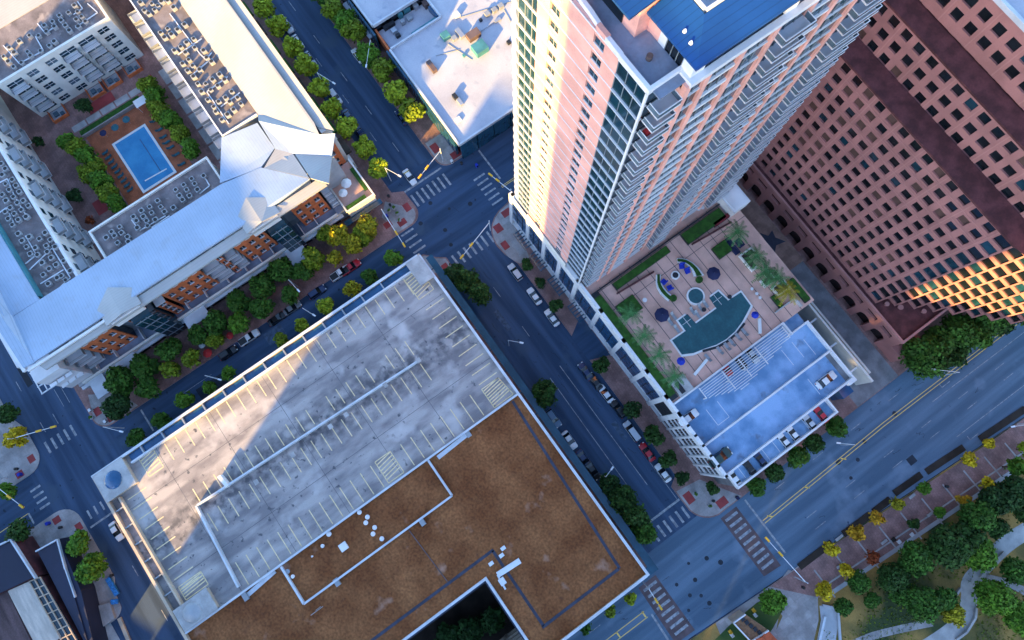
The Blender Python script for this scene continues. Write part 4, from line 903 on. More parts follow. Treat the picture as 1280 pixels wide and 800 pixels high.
# dormers: white gables over dark glazed stairs
for v0 in (-56.6, -21.9):
    vc = v0 + 4.6
    d = MB(); d.solid([(-78.6, vc, 20.75), (-71.2, vc, 21.9), (-71.2, v0 + .4, 20.9), (-75.6, v0 + .4, 20.75)], .2); d.solid([(-78.6, vc + .01, 20.75), (-75.6, v0 + 8.8, 20.75), (-71.2, v0 + 8.8, 20.9), (-71.2, vc + .01, 21.9)], .2); d.build('dormer_roof', 'seam_metal_u', A)
    MB().solid([(-74.4, v0 + 1.2, 20.6), (-71.25, v0 + 1.2, 20.6), (-71.25, v0 + 8, 20.6), (-74.4, v0 + 8, 20.6)], 3.0).build('dormer_wall', 'white_panel', A)
    g = MB(); g.box((-74.4, v0 + 4, 1), (-69.8, v0 + 8.2, 17.4), 0)
    for i in range(5): g.box((-69.79, v0 + 4, 3 + 3.4 * i), (-69.7, v0 + 8.2, 3.3 + 3.4 * i), 1)
    for t in (5.4, 6.8): g.box((-69.79, v0 + t, 1), (-69.72, v0 + t + .12, 17.4), 1)
    g.build('stair_glass', ['glass', 'mullion'], A)
# street front: brick bays with windows, recessed balconies between
pw = []; pk = []
def brick_bay(v0, v1, u, z0, z1, cols, parent=A, floors=4):
    b = MB(); b.box((u - 2.6, v0, z0), (u - .35, v1, z1), 1)
    W_ = .62; cs = [v0 + (v1 - v0) * (i + .5) / cols for i in range(cols)]; fh = (z1 - z0) / floors; prev = v0
    for c in cs: b.box((u - .36, prev, z0), (u, c - W_, z1), 0); prev = c + W_
    b.box((u - .36, prev, z0), (u, v1, z1), 0)
    for c in cs:
        pz = z0
        for f in range(floors):
            z = z0 + fh * f + .8; b.box((u - .36, c - W_ + .001, pz), (u - .05, c + W_ - .001, z), 0); pz = z + 1.65
            w = MB(); w.box((u - .3, c - W_ + .01, z), (u - .2, c + W_ - .01, z + 1.65), 0); w.box((u - .19, c - .04, z), (u - .14, c + .04, z + 1.65), 1); w.box((u - .19, c - W_ + .01, z), (u + .06, c + W_ - .01, z + .1), 1); pw.append(w)
        b.box((u - .36, c - W_ + .001, pz), (u - .05, c + W_ - .001, z1), 0)
    b.build('brick_bay', ['brick', 'glass_dark'], parent)
    MB().box((u - 2.7, v0 - .1, z1), (u + .1, v1 + .1, z1 + .4)).build('cornice', 'white_panel', parent)
for v0, v1, cs in ((-65.8, -58.4, 3), (-45.4, -35.6, 4), (-26.6, -19.2, 3), (-11.4, -4.0, 3)): brick_bay(v0, v1, -73.4, 3.8, 17.2, cs)
brick_bay(-1.2, 5.6, -80.6, 3.8, 17.6, 2)
brick_bay(-30.9, -30.0, -73.0, 3.8, 16.6, 1); brick_bay(-54.6, -53.2, -73.0, 3.8, 14.6, 1); brick_bay(-48.0, -45.9, -72.6, 3.8, 13, 1)
def add_balcony(u0, u1, v0, v1, z, face):
    s = MB().box((u0, v0, z), (u1, v1, z + .2)).build('balcony', 'slab_edge', A)
    r = MB()
    if face == 'u':
        for i in range(int((v1 - v0) / .35)): r.box((u1 - .06, v0 + .35 * i, z + .2), (u1 - .01, v0 + .35 * i + .05, z + 1.15))
        r.box((u1 - .09, v0, z + 1.15), (u1, v1, z + 1.22)); r.box((u0, v0, z + .2), (u1 - .1, v0 + .05, z + 1.15)); r.box((u0, v1 - .05, z + .2), (u1 - .1, v1, z + 1.15))
    else:
        f = v1 if face == 'v' else v0
        r.box((u0, f - .05, z + .3), (u1, f + .01, z + 1.15)); r.box((u0, v0 + .06, z + .3), (u0 + .05, v1 - .06, z + 1.15)); r.box((u1 - .05, v0 + .06, z + .3), (u1, v1 - .06, z + 1.15))
    r.build('railing', 'metal_grey', s); return s
for v0, v1 in ((-35.4, -31.1), (-29.8, -26.8), (-70.6, -66.2), (-52.6, -48.4), (-3.6, -1.4)):
    MB().box((-76.6, v0, 3.8), (-75.4, v1, 17.4)).build('recess_wall', 'grey_stucco', A)
    for z in (5.8, 9.2, 12.6):
        add_balcony(-75.39, -72.4, v0 + .15, v1 - .15, z, 'u')
        w = MB(); w.box((-75.38, v0 + .6, z + .25), (-75.3, v1 - .6, z + 2.5), 0); w.box((-75.29, (v0 + v1) / 2 - .05, z + .25), (-75.22, (v0 + v1) / 2 + .05, z + 2.5), 1); pw.append(w)
    MB().solid([(-75.3, v0, 17.9), (-72.2, v0, 17.3), (-72.2, v1, 17.3), (-75.3, v1, 17.9)], .2).build('balcony_roof', 'terrace_floor', A)
# white block and trellises at the street corner
MB().box((-76.5, -76.4, 5), (-71.4, -70.8, 16.4)).box((-86, -78, 3), (-76.51, -72.1, 17)).build('wall', 'white_panel', A)
for i in range(3): MB().box((-71.39, -76 + 1.9 * i, 9), (-70.6, -74.4 + 1.9 * i, 9.3)).box((-71.0, -76 + 1.9 * i, 13), (-70.2, -74.4 + 1.9 * i, 13.3)).build_each('sun_shade', 'metal_white', A)
for u0, u1 in ((-90, -84), (-80.5, -74.6)):
    mb = MB()
    for i in range(4): mb.box((u0 + (u1 - u0) * i / 3 - .12, -83.2, 4.2), (u0 + (u1 - u0) * i / 3 + .12, -78.4, 4.5))
    for i in range(4): mb.box((u0, -83 + 1.45 * i, 4.5), (u1, -82.8 + 1.45 * i, 4.7))
    mb.build('trellis', 'metal_white', A)
MB().box((-84, -82.6, 4.3), (-80.6, -78.2, 4.6)).build('trellis', 'white_panel', A)
# street level shops: terraces on the first floor, pale base, canopies
MB().box((-85, -75.5, 0), (-71.2, -1.3, 3.7)).build('shop_base', 'grey_stucco', A)
mb = MB(); mb.box((-75.3, -70, 3.7), (-71.3, -2, 3.95)); mb.build('terrace', 'terrace_floor', A)
mb = MB(); mb.box((-71.4, -74, 3.7), (-70.9, -2.6, 4.8)); mb.build('terrace_parapet', 'stucco', A)
mb = MB(); mb.box((-71.1, -75.4, 2.9), (-70.3, -2.5, 3.3)); mb.build('shop_fascia', 'coping', A)
for i in range(17): MB().box((-71.15, -74.6 + 4.2 * i, .4), (-70.95, -71 + 4.2 * i, 2.8)).build('shop_window', 'glass_dark', A)
for v0, v1 in ((-19.2, -14.6), (-73.2, -69.5), (-47.6, -41.8), (-66, -61)):
    MB().box((-70.9, v0, 3.75), (-66 if v0 > -20 or v0 < -70 else -68, v1, 4.0)).build('canopy', 'coping', A)
for v in (-68.6, -63.5, -56.2, -51, -44, -39, -33, -28, -24, -20.5, -12, -8):
    MB().box((-74.6, v - .8, 3.95), (-71.6, v - .65, 5.4)).build('terrace_divider', 'white_panel', A)
rr = random.Random(9)
# corner terrace at the crossing (north-east end of the wing)
MB().box((-80.5, -1.2, 0), (-69.2, 6.4, 5.8)).build('wall', 'stucco', A)
MB().box((-80.3, -1.0, 5.8), (-69.4, 6.2, 5.95)).build('terrace', 'pool_deck', A)
mb = MB(); mb.box((-80.5, 6.2, 5.9), (-69.0, 6.6, 7.0)); mb.box((-69.4, -1.2, 5.9), (-69.0, 6.19, 7.0)); mb.box((-80.5, -1.4, 5.9), (-69.41, -1.05, 7.0)); mb.build('terrace_parapet', 'stucco', A)
mb = MB(); mb.box((-78, 5.2, 5.95), (-71.5, 6.1, 6.9)); mb.box((-70.5, -.8, 5.95), (-69.5, 4.6, 6.9)); mb.build('hedge_box', 'hedge', A)
MB().box((-69.0, -3.4, 3.2), (-67.6, 7.2, 3.5)).build('canopy', 'glass_teal', A)
MB().box((-77, -3.4, 5.2), (-70.6, -1.45, 5.4)).build('terrace', 'terrace_floor', A)
for i in range(4): MB().box((-76.8 + 1.5 * i, -3.2, 7.6), (-76.6 + 1.5 * i, -1.5, 7.8)).build('trellis', 'metal_white', A)
# avenue side terraces of the long wing
MB().box((-175, 6.65, 0), (-80.6, 7.3, 4)).build('garden_wall', 'stucco', A)
for i in range(13): MB().box((-168 + 6.7 * i, 6.62, 3.9), (-163.4 + 6.7 * i, 8.3, 4.8)).build('planter', 'hedge' if i % 3 else 'mulch', A)
# --- small flat roof in front of the south wing
MB().box((-95.6, -51.2, 0), (-86.2, -20.4, 14.4)).build('wall', 'stucco', A)
MB().box((-95.4, -51, 14.4), (-86.3, -20.6, 14.7)).build('flat_roof', 'flat_roof', A)
mb = MB(); mb.box((-95.8, -51.4, 14.3), (-95.35, -20.2, 15.3)); mb.box((-95.34, -51.4, 14.3), (-86.2, -50.95, 15.3)); mb.box((-95.34, -20.65, 14.3), (-86.2, -20.2, 15.3)); mb.build('parapet', 'stucco', A)
# --- west wing with a white courtyard front
MB().box((-190, -66, 0), (-86.2, -57.6, 16.6)).build('wall', 'stucco', A)
MB().box((-190, -66.2, 16.6), (-86.3, -57.3, 16.9)).build('flat_roof', 'flat_roof', A)
mb = MB(); mb.box((-190, -57.7, 16.6), (-86.1, -57.1, 17.6)); mb.build('parapet', 'white_panel', A)
MB().box((-150, -66.6, 16.9), (-87, -65.9, 18.6)).build('roof_step', 'duct_teal', A)
for i in range(9):
    u0 = -89.5 - 5.4 * i
    for z in (1.0, 4.2, 7.4, 10.6, 13.6):
        w = MB(); w.box((u0 - 1.7, -57.62, z + .6), (u0, -57.52, z + 2.2), 0); pw.append(w)
        if i % 2 == 0 and z > 2: add_balcony(u0 - 3.6, u0 + .6, -57.6, -55.6, z, 'v')
# balconies on the courtyard side of the long wing
for i in range(11):
    for z in (15.0, 11.6): add_balcony(-138 + 4.0 * i, -134.9 + 4.0 * i, -17.0, -14.05, z, 'w')
# --- north block with the white window front
MB().box((-156, -51.6, 0), (-141.0, -21.2, 14.6)).build('wall', 'grey_stucco', A)
f = MB(); UF = -140.5
cols = [-48.3, -43.6, -38.6, -34.0, -28.9, -24.2]; kinds = 'bwwbbw'; hw_ = [2.0, 1.3, 1.3, 2.0, 2.0, 1.3]
prev = -51.6
for c, h in zip(cols, hw_): f.box((UF - .5, prev, 0), (UF, c - h, 14.6), 0); prev = c + h
f.box((UF - .5, prev, 0), (UF, -21.2, 14.6), 0)
for c, h, kd in zip(cols, hw_, kinds):
    pz = 0
    for z in (1.0, 3.8, 6.6, 9.4, 12.2):
        f.box((UF - .5, c - h + .001, pz), (UF - .02, c + h - .001, z), 0); pz = z + 1.7
        w = MB(); w.box((UF - .3, c - h + .02, z), (UF - .2, c + h - .02, z + 1.7), rr.choice((0, 0, 2))); w.box((UF - .19, c - .05, z), (UF - .12, c + .05, z + 1.7), 1); w.box((UF - .19, c - h + .03, z + .8), (UF - .13, c + h - .03, z + .88), 1); pw.append(w)
        if kd == 'b' and z > 2: add_balcony(UF + .01, UF + 1.7, c - h, c + h, z - .3, 'u')
    f.box((UF - .5, c - h + .001, pz), (UF - .02, c + h - .001, 14.6), 0)
f.build('wall', 'stucco', A)
lim_parts(pw, list(range(len(pw))), 'window', ['glass', 'slab_edge', 'rail_glass'], A)
MB().box((-154, -51.4, 14.6), (-140.9, -21.3, 14.9)).build('flat_roof', 'flat_roof', A)
mb = MB(); mb.box((UF - .5, -51.7, 14.6), (UF + .1, -21.1, 15.5)); mb.box((-156, -21.6, 14.6), (UF - .51, -21.1, 15.5)); mb.build('parapet', 'stucco', A)
seamroof([(-154, -52, 15.0), (-154, -18, 15.0), (-190, -18, 18.4), (-190, -90, 18.4), (-154, -90, 15.0)], 'seam_metal_u')
# white conduit runs on the plant roofs
mb = MB()
def run(pts, z, zc):
    for p, q in zip(pts[:-1], pts[1:]): mb.bar((*W(*p, zc), z), (*W(*q, zc), z), .22, .2)
def k1(*p): return [(x / 4, y / 4) for x, y in p]
def k2(*p): return [(x / 4, 200 + y / 4) for x, y in p]
run(k1((20, 230), (100, 320), (220, 255), (180, 185)), 14.95, 14.9); run(k1((190, 120), (230, 170), (270, 140)), 14.95, 14.9); run(k1((390, 10), (415, 45), (370, 75)), 14.95, 14.9); run(k1((440, 20), (490, 65), (380, 140)), 14.95, 14.9)
run(k1((850, 70), (1000, 270), (1040, 310), (970, 370)), 18.8, 18.8); run(k1((890, 275), (1010, 195)), 18.8, 18.8); run(k1((1060, 265), (1030, 300)), 18.8, 18.8); run(k1((1035, 460), (1140, 385)), 18.8, 18.8); run(k1((1035, 460), (1145, 620)), 18.8, 18.8); run(k1((1105, 535), (1200, 465)), 18.8, 18.8)
run(k2((0, 115), (40, 95), (75, 180), (140, 290)), 16.95, 16.9); run(k2((0, 265), (35, 240), (70, 310)), 16.95, 16.9); run(k2((130, 380), (185, 475), (130, 520)), 16.95, 16.9); run(k2((150, 550), (265, 440), (255, 425), (355, 590), (300, 640)), 16.95, 16.9); run(k2((205, 620), (320, 550)), 16.95, 16.9)
run(k2((660, 300), (700, 355), (830, 280)), 14.75, 14.7); run(k2((1015, 70), (1050, 130), (1000, 170)), 14.75, 14.7); run(k2((760, 340), (850, 280)), 14.75, 14.7)
mb.build_each('conduit', 'metal_white', A)
# ---------------------------------------------------------------- courtyard: paving, pool, walls
sheet('courtyard_paving', rect(-140.4, -96, -57, -14.5), .16, 'paver')
sheet('pool_terrace', rect(-128.6, -100, -45, -26.5), .2, 'terracotta_floor')
MB().box((-123.1, -40.5, .16), (-106.6, -30.7, .32)).build('pool_coping', 'pool_tile', kind='structure')
MB().box((-122.5, -39.9, .2), (-107.2, -31.3, .335)).build('swimming_pool', 'blue_water', kind='structure')
mb = MB().flat((-120, -33.9), (-109, -33.9), .25, .345).build('pool_lane_line', 'glass_blue', kind='structure')
mb = MB().flat((-109.3, -38.5), (-108.9, -32.3), .35, .35).build('pool_step_line', 'pool_tile', kind='structure')
for v0, v1 in ((-46.8, -43), (-42.6, -38.8), (-38.4, -34.6), (-34.2, -30.4), (-30, -26.4)): sheet('walkway_slab', rect(-133.4, -131.6, v0, v1), .21, 'concrete')
for i in range(7): sheet('walkway_slab', rect(-134 + 5.2 * i, -129.4 + 5.2 * i, -20.6, -18.6), .21, 'concrete')
sheet('red_court', rect(-136.5, -133.6, -41, -33.5), .205, 'red_paver'); sheet('red_court', rect(-112, -108, -52.5, -49.6), .205, 'red_paver'); sheet('red_court', rect(-134.5, -131, -25.5, -22.5), .205, 'red_paver')
tag(MB().box((-130.6, -45.5, .1), (-129.2, -28.2, 1.0)).build('hedge', 'hedge'), 'clipped hedge between the courtyard walk and the pool terrace', 'hedge')
tag(MB().bar((-128.9, -45.4, .1), (-128.9, -28, .1), .3, 1.1).build('garden_wall', 'pale_walk'), 'low pale wall along the north side of the pool terrace', 'wall')
tag(MB().box((-124, -46.2, .1), (-100, -45.4, .9)).build('hedge', 'hedge'), 'clipped hedge behind the row of loungers under the left-hand trees', 'hedge')
for i, v in enumerate((-47.5, -36.5, -31.5, -25.5)):
    g = MB(); g.box((-140.3, v - 2, .16), (-136.8, v + 2, .2), 1); g.box((-136.9, v - 2.1, .16), (-136.7, v + 2.1, 1.2), 0); g.box((-140.3, v - 2.1, .16), (-136.91, v - 1.95, 1.2), 0); g.box((-140.3, v + 1.95, .16), (-136.91, v + 2.1, 1.2), 0)
    g.box((-139.4, v - 1.2, .2), (-138.2, v, .75), 2); g.box((-138.6, v + .4, .2), (-137.6, v + 1.3, .7), 2); g.build('patio', ['brick', 'grey_stucco', 'rail_glass'], A)
c = thing('cabana', 'pale shade canopy at the upper corner of the courtyard pool', 'cabana', (-127, -27.6, .2))
MB().solid([(-128.4, -29.8, 2.7), (-128.4, -25.6, 2.7), (-126, -25.6, 2.9), (-126, -29.8, 2.9)], .12).build('canopy', 'white_cloth', c)
for u, v in ((-128.2, -29.6), (-128.2, -25.8), (-126.2, -29.6), (-126.2, -25.8)): MB().tube((u, v, .2), (u, v, 2.75), .06).build('post', 'metal_white', c)
# ---------------------------------------------------------------- dark building at the lower left
Dk = thing('dark_roof_building', 'dark building with navy roof slabs and a gridded glass terrace edge', 'building', (-35, -106, 0))
z = 6
def Q(x, y, z=6): return W(x * 200 / 1067, 650 + y * 200 / 1067, z)
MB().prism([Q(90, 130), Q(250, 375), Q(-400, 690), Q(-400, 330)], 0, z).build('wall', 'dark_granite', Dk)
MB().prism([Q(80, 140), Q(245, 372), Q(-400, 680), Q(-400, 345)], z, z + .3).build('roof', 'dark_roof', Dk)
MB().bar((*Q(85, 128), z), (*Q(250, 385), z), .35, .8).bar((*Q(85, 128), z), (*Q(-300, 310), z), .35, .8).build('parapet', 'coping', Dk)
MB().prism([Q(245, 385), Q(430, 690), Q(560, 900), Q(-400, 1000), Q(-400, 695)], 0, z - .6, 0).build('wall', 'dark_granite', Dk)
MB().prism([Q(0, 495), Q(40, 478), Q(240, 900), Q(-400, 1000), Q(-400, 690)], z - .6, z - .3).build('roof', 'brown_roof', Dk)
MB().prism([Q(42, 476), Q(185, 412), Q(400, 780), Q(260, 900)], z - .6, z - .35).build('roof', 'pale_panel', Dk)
g = MB(); g.prism([Q(190, 412), Q(262, 382), Q(520, 810), Q(420, 850)], z - .6, z - .4, 0)
for t in range(9):
    a = Vector(Q(190, 412)).lerp(Vector(Q(430, 850)), t / 8); b = Vector(Q(262, 382)).lerp(Vector(Q(510, 812)), t / 8); g.bar((*a, z - .4), (*b, z - .4), .22, .3, 1)
for s in (0, .5, 1): a = Vector(Q(190, 412)).lerp(Vector(Q(262, 382)), s); b = Vector(Q(430, 850)).lerp(Vector(Q(510, 812)), s); g.bar((*a, z - .38), (*b, z - .38), .2, .3, 1)
g.build('glass_roof', ['glass', 'tan_parapet'], Dk)
MB().prism([Q(228, 212), Q(370, 130), Q(520, 480), Q(620, 900), Q(560, 860)], 0, z - 1).build('wall', 'dark_roof', Dk)
MB().prism([Q(235, 215), Q(365, 142), Q(470, 480), Q(570, 820)], z - 1, z - .7).build('roof', 'dark_roof', Dk)
MB().bar((*Q(228, 212), z - 1), (*Q(372, 132), z - 1), .3, .7).bar((*Q(372, 132), z - 1), (*Q(425, 330), z - 1), .3, .7).bar((*Q(425, 330), z - 1), (*Q(490, 520), z - 1), .25, .6).build('parapet', 'coping', Dk)
MB().prism([Q(375, 140, 1.4), Q(440, 130, 1.4), Q(620, 700, 1.4), Q(660, 900, 1.4), Q(540, 850, 1.4)], 0, z - 4.6).build('lower_roof', 'dark_roof', Dk)
for i in range(3): MB().bar((*Q(395 + 14 * i, 150, 1.4), z - 4.6), (*Q(555 + 18 * i, 760, 1.4), z - 4.6), .25, .3).build('roof_rail', 'dark_metal', Dk)
bn = MB(); bn.bar((*W(136, 722), .13), (*W(148, 743), .13), 1.1, .5); bn.bar((*W(149, 751), .13), (*W(140, 752), .13), 1.0, .5)
tag(bn.build('bench', 'blue_mosaic'), 'long blue mosaic bench on the pale pavement beside the bushy trees', 'bench')
tag(MB().bar((*W(122, 754), .1), (*W(131, 786), .1), .3, 1.0).build('garden_wall', 'tan_parapet'), 'short tan wall beside the ramp next to the dark building', 'wall')
tag(MB().bar((*W(150, 772), .0), (*W(164, 805), .0), .8, .5).build('garden_wall', 'tan_parapet'), 'low tan wall edging the driveway ramp at the bottom edge', 'wall')
tag(MB().prism([W(126, 756), W(140, 752), W(146, 772), W(132, 782)], .1, .9).build('planter_block', 'pale_walk'), 'pale stone block at the head of the driveway ramp', 'planter')
# ---------------------------------------------------------------- small orange-roofed pavilion in the park
K = thing('park_pavilion', 'small pavilion with a timber deck roof and an orange tiled gable', 'pavilion', (*W(943, 790), 0))
def H(x, y, z): u, v = W(860 + x / 6.4, 700 + y / 6.4, z); return (u, v, z)
c0, c1, c2, c3 = [H(*q, 4)[:2] for q in ((360, 500), (455, 432), (640, 560), (500, 650))]
MB().prism([c0, c1, c2, c3], 0, 3.8).build('wall', 'tan_parapet', K)
MB().prism([c0, c1, c2, c3], 3.8, 4.05).build('roof', 'timber', K)
mb = MB()
for a, b in ((c0, c1), (c0, c3), (c3, c2)): mb.bar((*a, 4.0), (*b, 4.0), .25, .55)
mb.build('parapet', 'white_panel', K)
for i in range(5):
    p = Vector(c0).lerp(Vector(c1), .62).lerp(Vector(c3).lerp(Vector(c2), .62), .1 + .2 * i); MB().box((p.x - .42, p.y - .42, 4.05), (p.x + .42, p.y + .42, 4.25)).build('roof_light', 'dark_metal', K)
r0, r1 = Vector(c3), Vector(c2); dd = (Vector(c3) - Vector(c0)).normalized() * 6; mid = (r0 + r1) / 2
mb = MB(); mb.solid([(*r0, 3.8), (*mid, 5.4), (*(mid + dd), 5.4), (*(r0 + dd), 3.8)], .2); mb.solid([(*mid, 5.4), (*r1, 3.8), (*(r1 + dd), 3.8), (*(mid + dd), 5.4)], .2); mb.build('gable_roof', 'orange_tile', K)
MB().prism([tuple(r0), tuple(r1), tuple(r1 + dd), tuple(r0 + dd)], 0, 3.5).build('wall', 'brick', K)
# ---------------------------------------------------------------- added unseen blocks (outside the frame; sized to shade the streets)
def office(name, label, s0, s1, dist, depth, h, az, m='blocker_wall'):
    """tall block across the sun's path: s0..s1 across, dist along the sun bearing"""
    d = Vector((math.cos(az), math.sin(az))); n = Vector((-d.y, d.x))
    pts = [d * dist + n * s0, d * dist + n * s1, d * (dist + depth) + n * s1, d * (dist + depth) + n * s0]
    c = sum(pts, Vector((0, 0))) / 4; o = thing(name, label, 'shadow block', (c.x, c.y, 0))
    MB().prism([tuple(p) for p in pts], 0, h).build('wall', m, o)
    fl = max(2, int(h / 4)); mb = MB()
    for k in range(fl):
        z0 = h * k / fl + .8; mb.prism([tuple(c + (p - c) * 1.004) for p in pts], z0, z0 + h / fl * .5)
    mb.build('window_band', 'blocker_glass', o)
    MB().prism([tuple(c + (p - c) * 1.01) for p in pts], h, h + 1).build('parapet', 'concrete', o)
    return o
# ================================================================ things: trees, palms, cars, lamps, signals, furniture
# ---------------------------------------------------------------- trees
def crown_mesh(name, r, h, n, leaf, seed, clumps, m):
    rnd = random.Random(seed); mb = MB(); C = []
    for i in range(clumps):
        a = rnd.random() * 6.283; q = r * .62 * math.sqrt(rnd.random()); zz = h * (.25 + .6 * rnd.random())
        lim = math.sqrt(max(.1, 1 - ((zz / h - .45) / .62) ** 2)); C.append((q * lim * math.cos(a), q * lim * math.sin(a), zz, r * (.3 + .26 * rnd.random())))
    for i in range(n):
        cx, cy, cz, cr = C[i % clumps] if rnd.random() < .93 else (0, 0, h * .45, r * .8)
        d = Vector((rnd.gauss(0, 1), rnd.gauss(0, 1), rnd.gauss(0, .8) + .25)).normalized(); rad = cr * (rnd.random() ** .4) * (1.12 if rnd.random() < .12 else 1)
        p = Vector((cx, cy, cz)) + d * rad; nrm = (d * .7 + Vector((rnd.gauss(0, .5), rnd.gauss(0, .5), rnd.gauss(.35, .5)))).normalized()
        t = nrm.cross(Vector((rnd.random() - .5, rnd.random() - .5, rnd.random() - .5))).normalized(); b = nrm.cross(t); s = leaf * (.6 + .7 * rnd.random())
        mb.add([p - t * s - b * s * .55, p + t * s * .9 - b * s * .6, p + t * s * 1.05 + b * s * .5, p - t * s * .8 + b * s * .65], [(0, 1, 2, 3)])
    return mb
TPROTO = {}
def tree_proto(kind, size, var):
    key = (kind, size, var)
    if key in TPROTO: return TPROTO[key]
    r, h, n, leaf, cl = {'s': (1.7, 2.5, 700, .26, 9), 'm': (2.5, 3.6, 1500, .3, 13), 'l': (3.6, 5.0, 2900, .34, 18), 'x': (5.2, 6.6, 4600, .4, 24)}[size]
    o = thing('tree', 'tree', 'tree', (0, 0, -50)); hb = {'s': 1.7, 'm': 2.2, 'l': 2.8, 'x': 3.2}[size]
    mb = crown_mesh('crown', r, h, n, leaf, sum(map(ord, kind)) * 7 + var * 131 + ord(size), cl, None)
    mb.v = [(x, y, z + hb - 50 - .3) for x, y, z in mb.v]; mb.build('crown', 'leaf_' + kind, o)
    tk = MB(); tr = .05 * r + .05; tk.tube((0, 0, -50.1), (.05, .03, -50 + hb), tr, tr * .75, 8)
    rnd = random.Random(var)
    for i in range(5):
        a = i * 1.257 + rnd.random(); tk.tube((.05, .03, -50 + hb - .3), (r * .5 * math.cos(a), r * .5 * math.sin(a), -50 + hb + h * (.3 + .25 * rnd.random())), tr * .55, tr * .2, 6)
    tk.build('trunk', 'bark', o)
    TPROTO[key] = proto_done(o); return o
tcount = 0
def tree(kind, size, x, y, scale, label, group, z=.12, zc=4.0):
    """x, y: pixel of the crown's middle; zc: height of that middle; z: ground"""
    global tcount
    tcount += 1; u, v = W(x, y, zc + z)
    return dup(tree_proto(kind, size, tcount % 2), (u, v, z), tcount * 2.4, label, group, scale)
# avenue, west kerb: bright lime row; named from the crossing upwards
west = [(473, 211), (455, 184), (434, 160), (417, 135), (399, 110), (384, 85), (367, 59), (347, 34), (331, 11)]
for i, (x, y) in enumerate(west):
    tree('lime', 'm', x, y, 1.16 + .05 * (i % 3), ORD[i] + ' lime tree up from the crossing along the apartments', 'lime street trees on the apartment side of the avenue')
east = [(515, 140), (496, 118), (480, 90), (461, 69), (444, 42), (437, 30), (417, 14), (404, -4)]
for i, (x, y) in enumerate(east):
    tree(('olive', 'lime', 'olive', 'green', 'olive', 'green', 'olive', 'mid')[i], 'm', x, y, 1.32 + .08 * (i % 2), ORD[i] + ' tree up from the crossing beside the white roofed building', 'street trees beside the white roofed building')
# side street: big trees on the apartment side
side = [(460, 285, 'yellowgreen', 'l', .8), (452, 296, 'olive', 'm', 1), (440, 306, 'yellowgreen', 'm', 1.0), (421, 296, 'yellowgreen', 'm', 1.05), (409, 292, 'olive', 'm', .9), (419, 323, 'yellowgreen', 's', 1.2), (392, 325, 'olive', 'm', 1.1), (378, 340, 'mid', 'm', 1), (353, 338, 'mid', 'l', .85), (362, 368, 'mid', 'm', .9),
        (330, 358, 'mid', 'l', .85), (328, 386, 'mid', 'm', 1.1), (300, 378, 'mid', 'm', 1.1), (302, 402, 'green', 'm', 1.1), (270, 404, 'mid', 'l', .8), (266, 424, 'olive', 'm', .8), (247, 419, 'mid', 'm', 1), (240, 449, 'olive', 's', 1.3), (215, 437, 'mid', 'm', 1.15), (212, 463, 'olive', 's', 1.3), (184, 459, 'mid', 'm', 1.2), (186, 485, 'mid', 'm', 1.1), (154, 478, 'mid', 'l', .95), (151, 508, 'deep', 'l', .9)]
for i, (x, y, k, s, sc) in enumerate(side):
    nm = {'yellowgreen': 'yellow green', 'olive': 'olive green', 'mid': 'dark green', 'deep': 'very dark green', 'green': 'green'}[k]
    tree(k, s, x, y, sc * 1.1, (ORD[i] if i < 20 else 'twenty-' + ORD[i - 20]) + ' %s tree down the shop side of the side street from the crossing' % nm, 'trees shading the shops on the side street')
gs = [(492, 322, 'green', 'm', 1), (461, 345, 'mid', 'm', .9), (440, 362, 'yellowgreen', 'm', .9), (406, 382, 'lime', 'm', .95), (375, 407, 'lime', 's', 1.2), (349, 424, 'olive', 's', 1.2), (285, 466, 'green', 's', 1.2), (261, 484, 'green', 's', 1.2), (230, 499, 'green', 'm', .95), (200, 526, 'mid', 'm', .95), (170, 546, 'mid', 'm', 1)]
for i, (x, y, k, s, sc) in enumerate(gs):
    tree(k, s, x, y, sc, ORD[i] + ' tree down the side street from the crossing against the garage', 'trees between the garage and the side street')
for i, (x, y, k, s, sc) in enumerate([(568, 341, 'deep', 'm', 1.1), (582, 352, 'dark', 'l', .95), (597, 366, 'dark', 'l', .95), (680, 491, 'dark', 'l', .95), (762, 606, 'deep', 'l', .8), (778, 622, 'dark', 'l', .95), (793, 642, 'dark', 'l', 1.0), (804, 664, 'mid', 'l', .85)]):
    tree(k, s, x, y, sc, ORD[i] + ' dark tree down from the crossing beside the garage on the avenue', 'dark trees beside the garage on the avenue')
for i, (x, y, k, s, sc) in enumerate([(790, 750, 'lime', 's', .9), (763, 766, 'olive', 's', 1), (733, 786, 'mid', 's', 1.1)]):
    tree(k, s, x, y, sc, ('small lime tree poking out below the garage corner on the boulevard', 'small olive tree half under the garage ledge on the boulevard', 'dark small tree lowest along the garage on the boulevard')[i], 'small trees below the garage on the boulevard')
for i, (x, y) in enumerate([(659, 329), (676, 352), (695, 381), (751, 457), (792, 511), (816, 544), (836, 574), (855, 597), (893, 611)]):
    tree(('dark', 'deep', 'dark')[i % 3], 's', x, y, (1, .95, 1.1, 1.3, 1.3, 1.5, 1.35, 1.1, 1.0)[i], ORD[i] + ' small dark tree down the avenue before the tower podium', 'small trees in front of the tower podium')
for i, (x, y) in enumerate([(1045, 534), (1018, 554), (997, 571), (969, 590), (946, 608)]):
    tree(('mid', 'dark')[i % 2], 'm', x, y, (1.1, .95, 1.1, .95, 1)[i], ORD[i] + ' round dark tree from the alley below the podium car park', 'round trees between the podium car park and the boulevard')
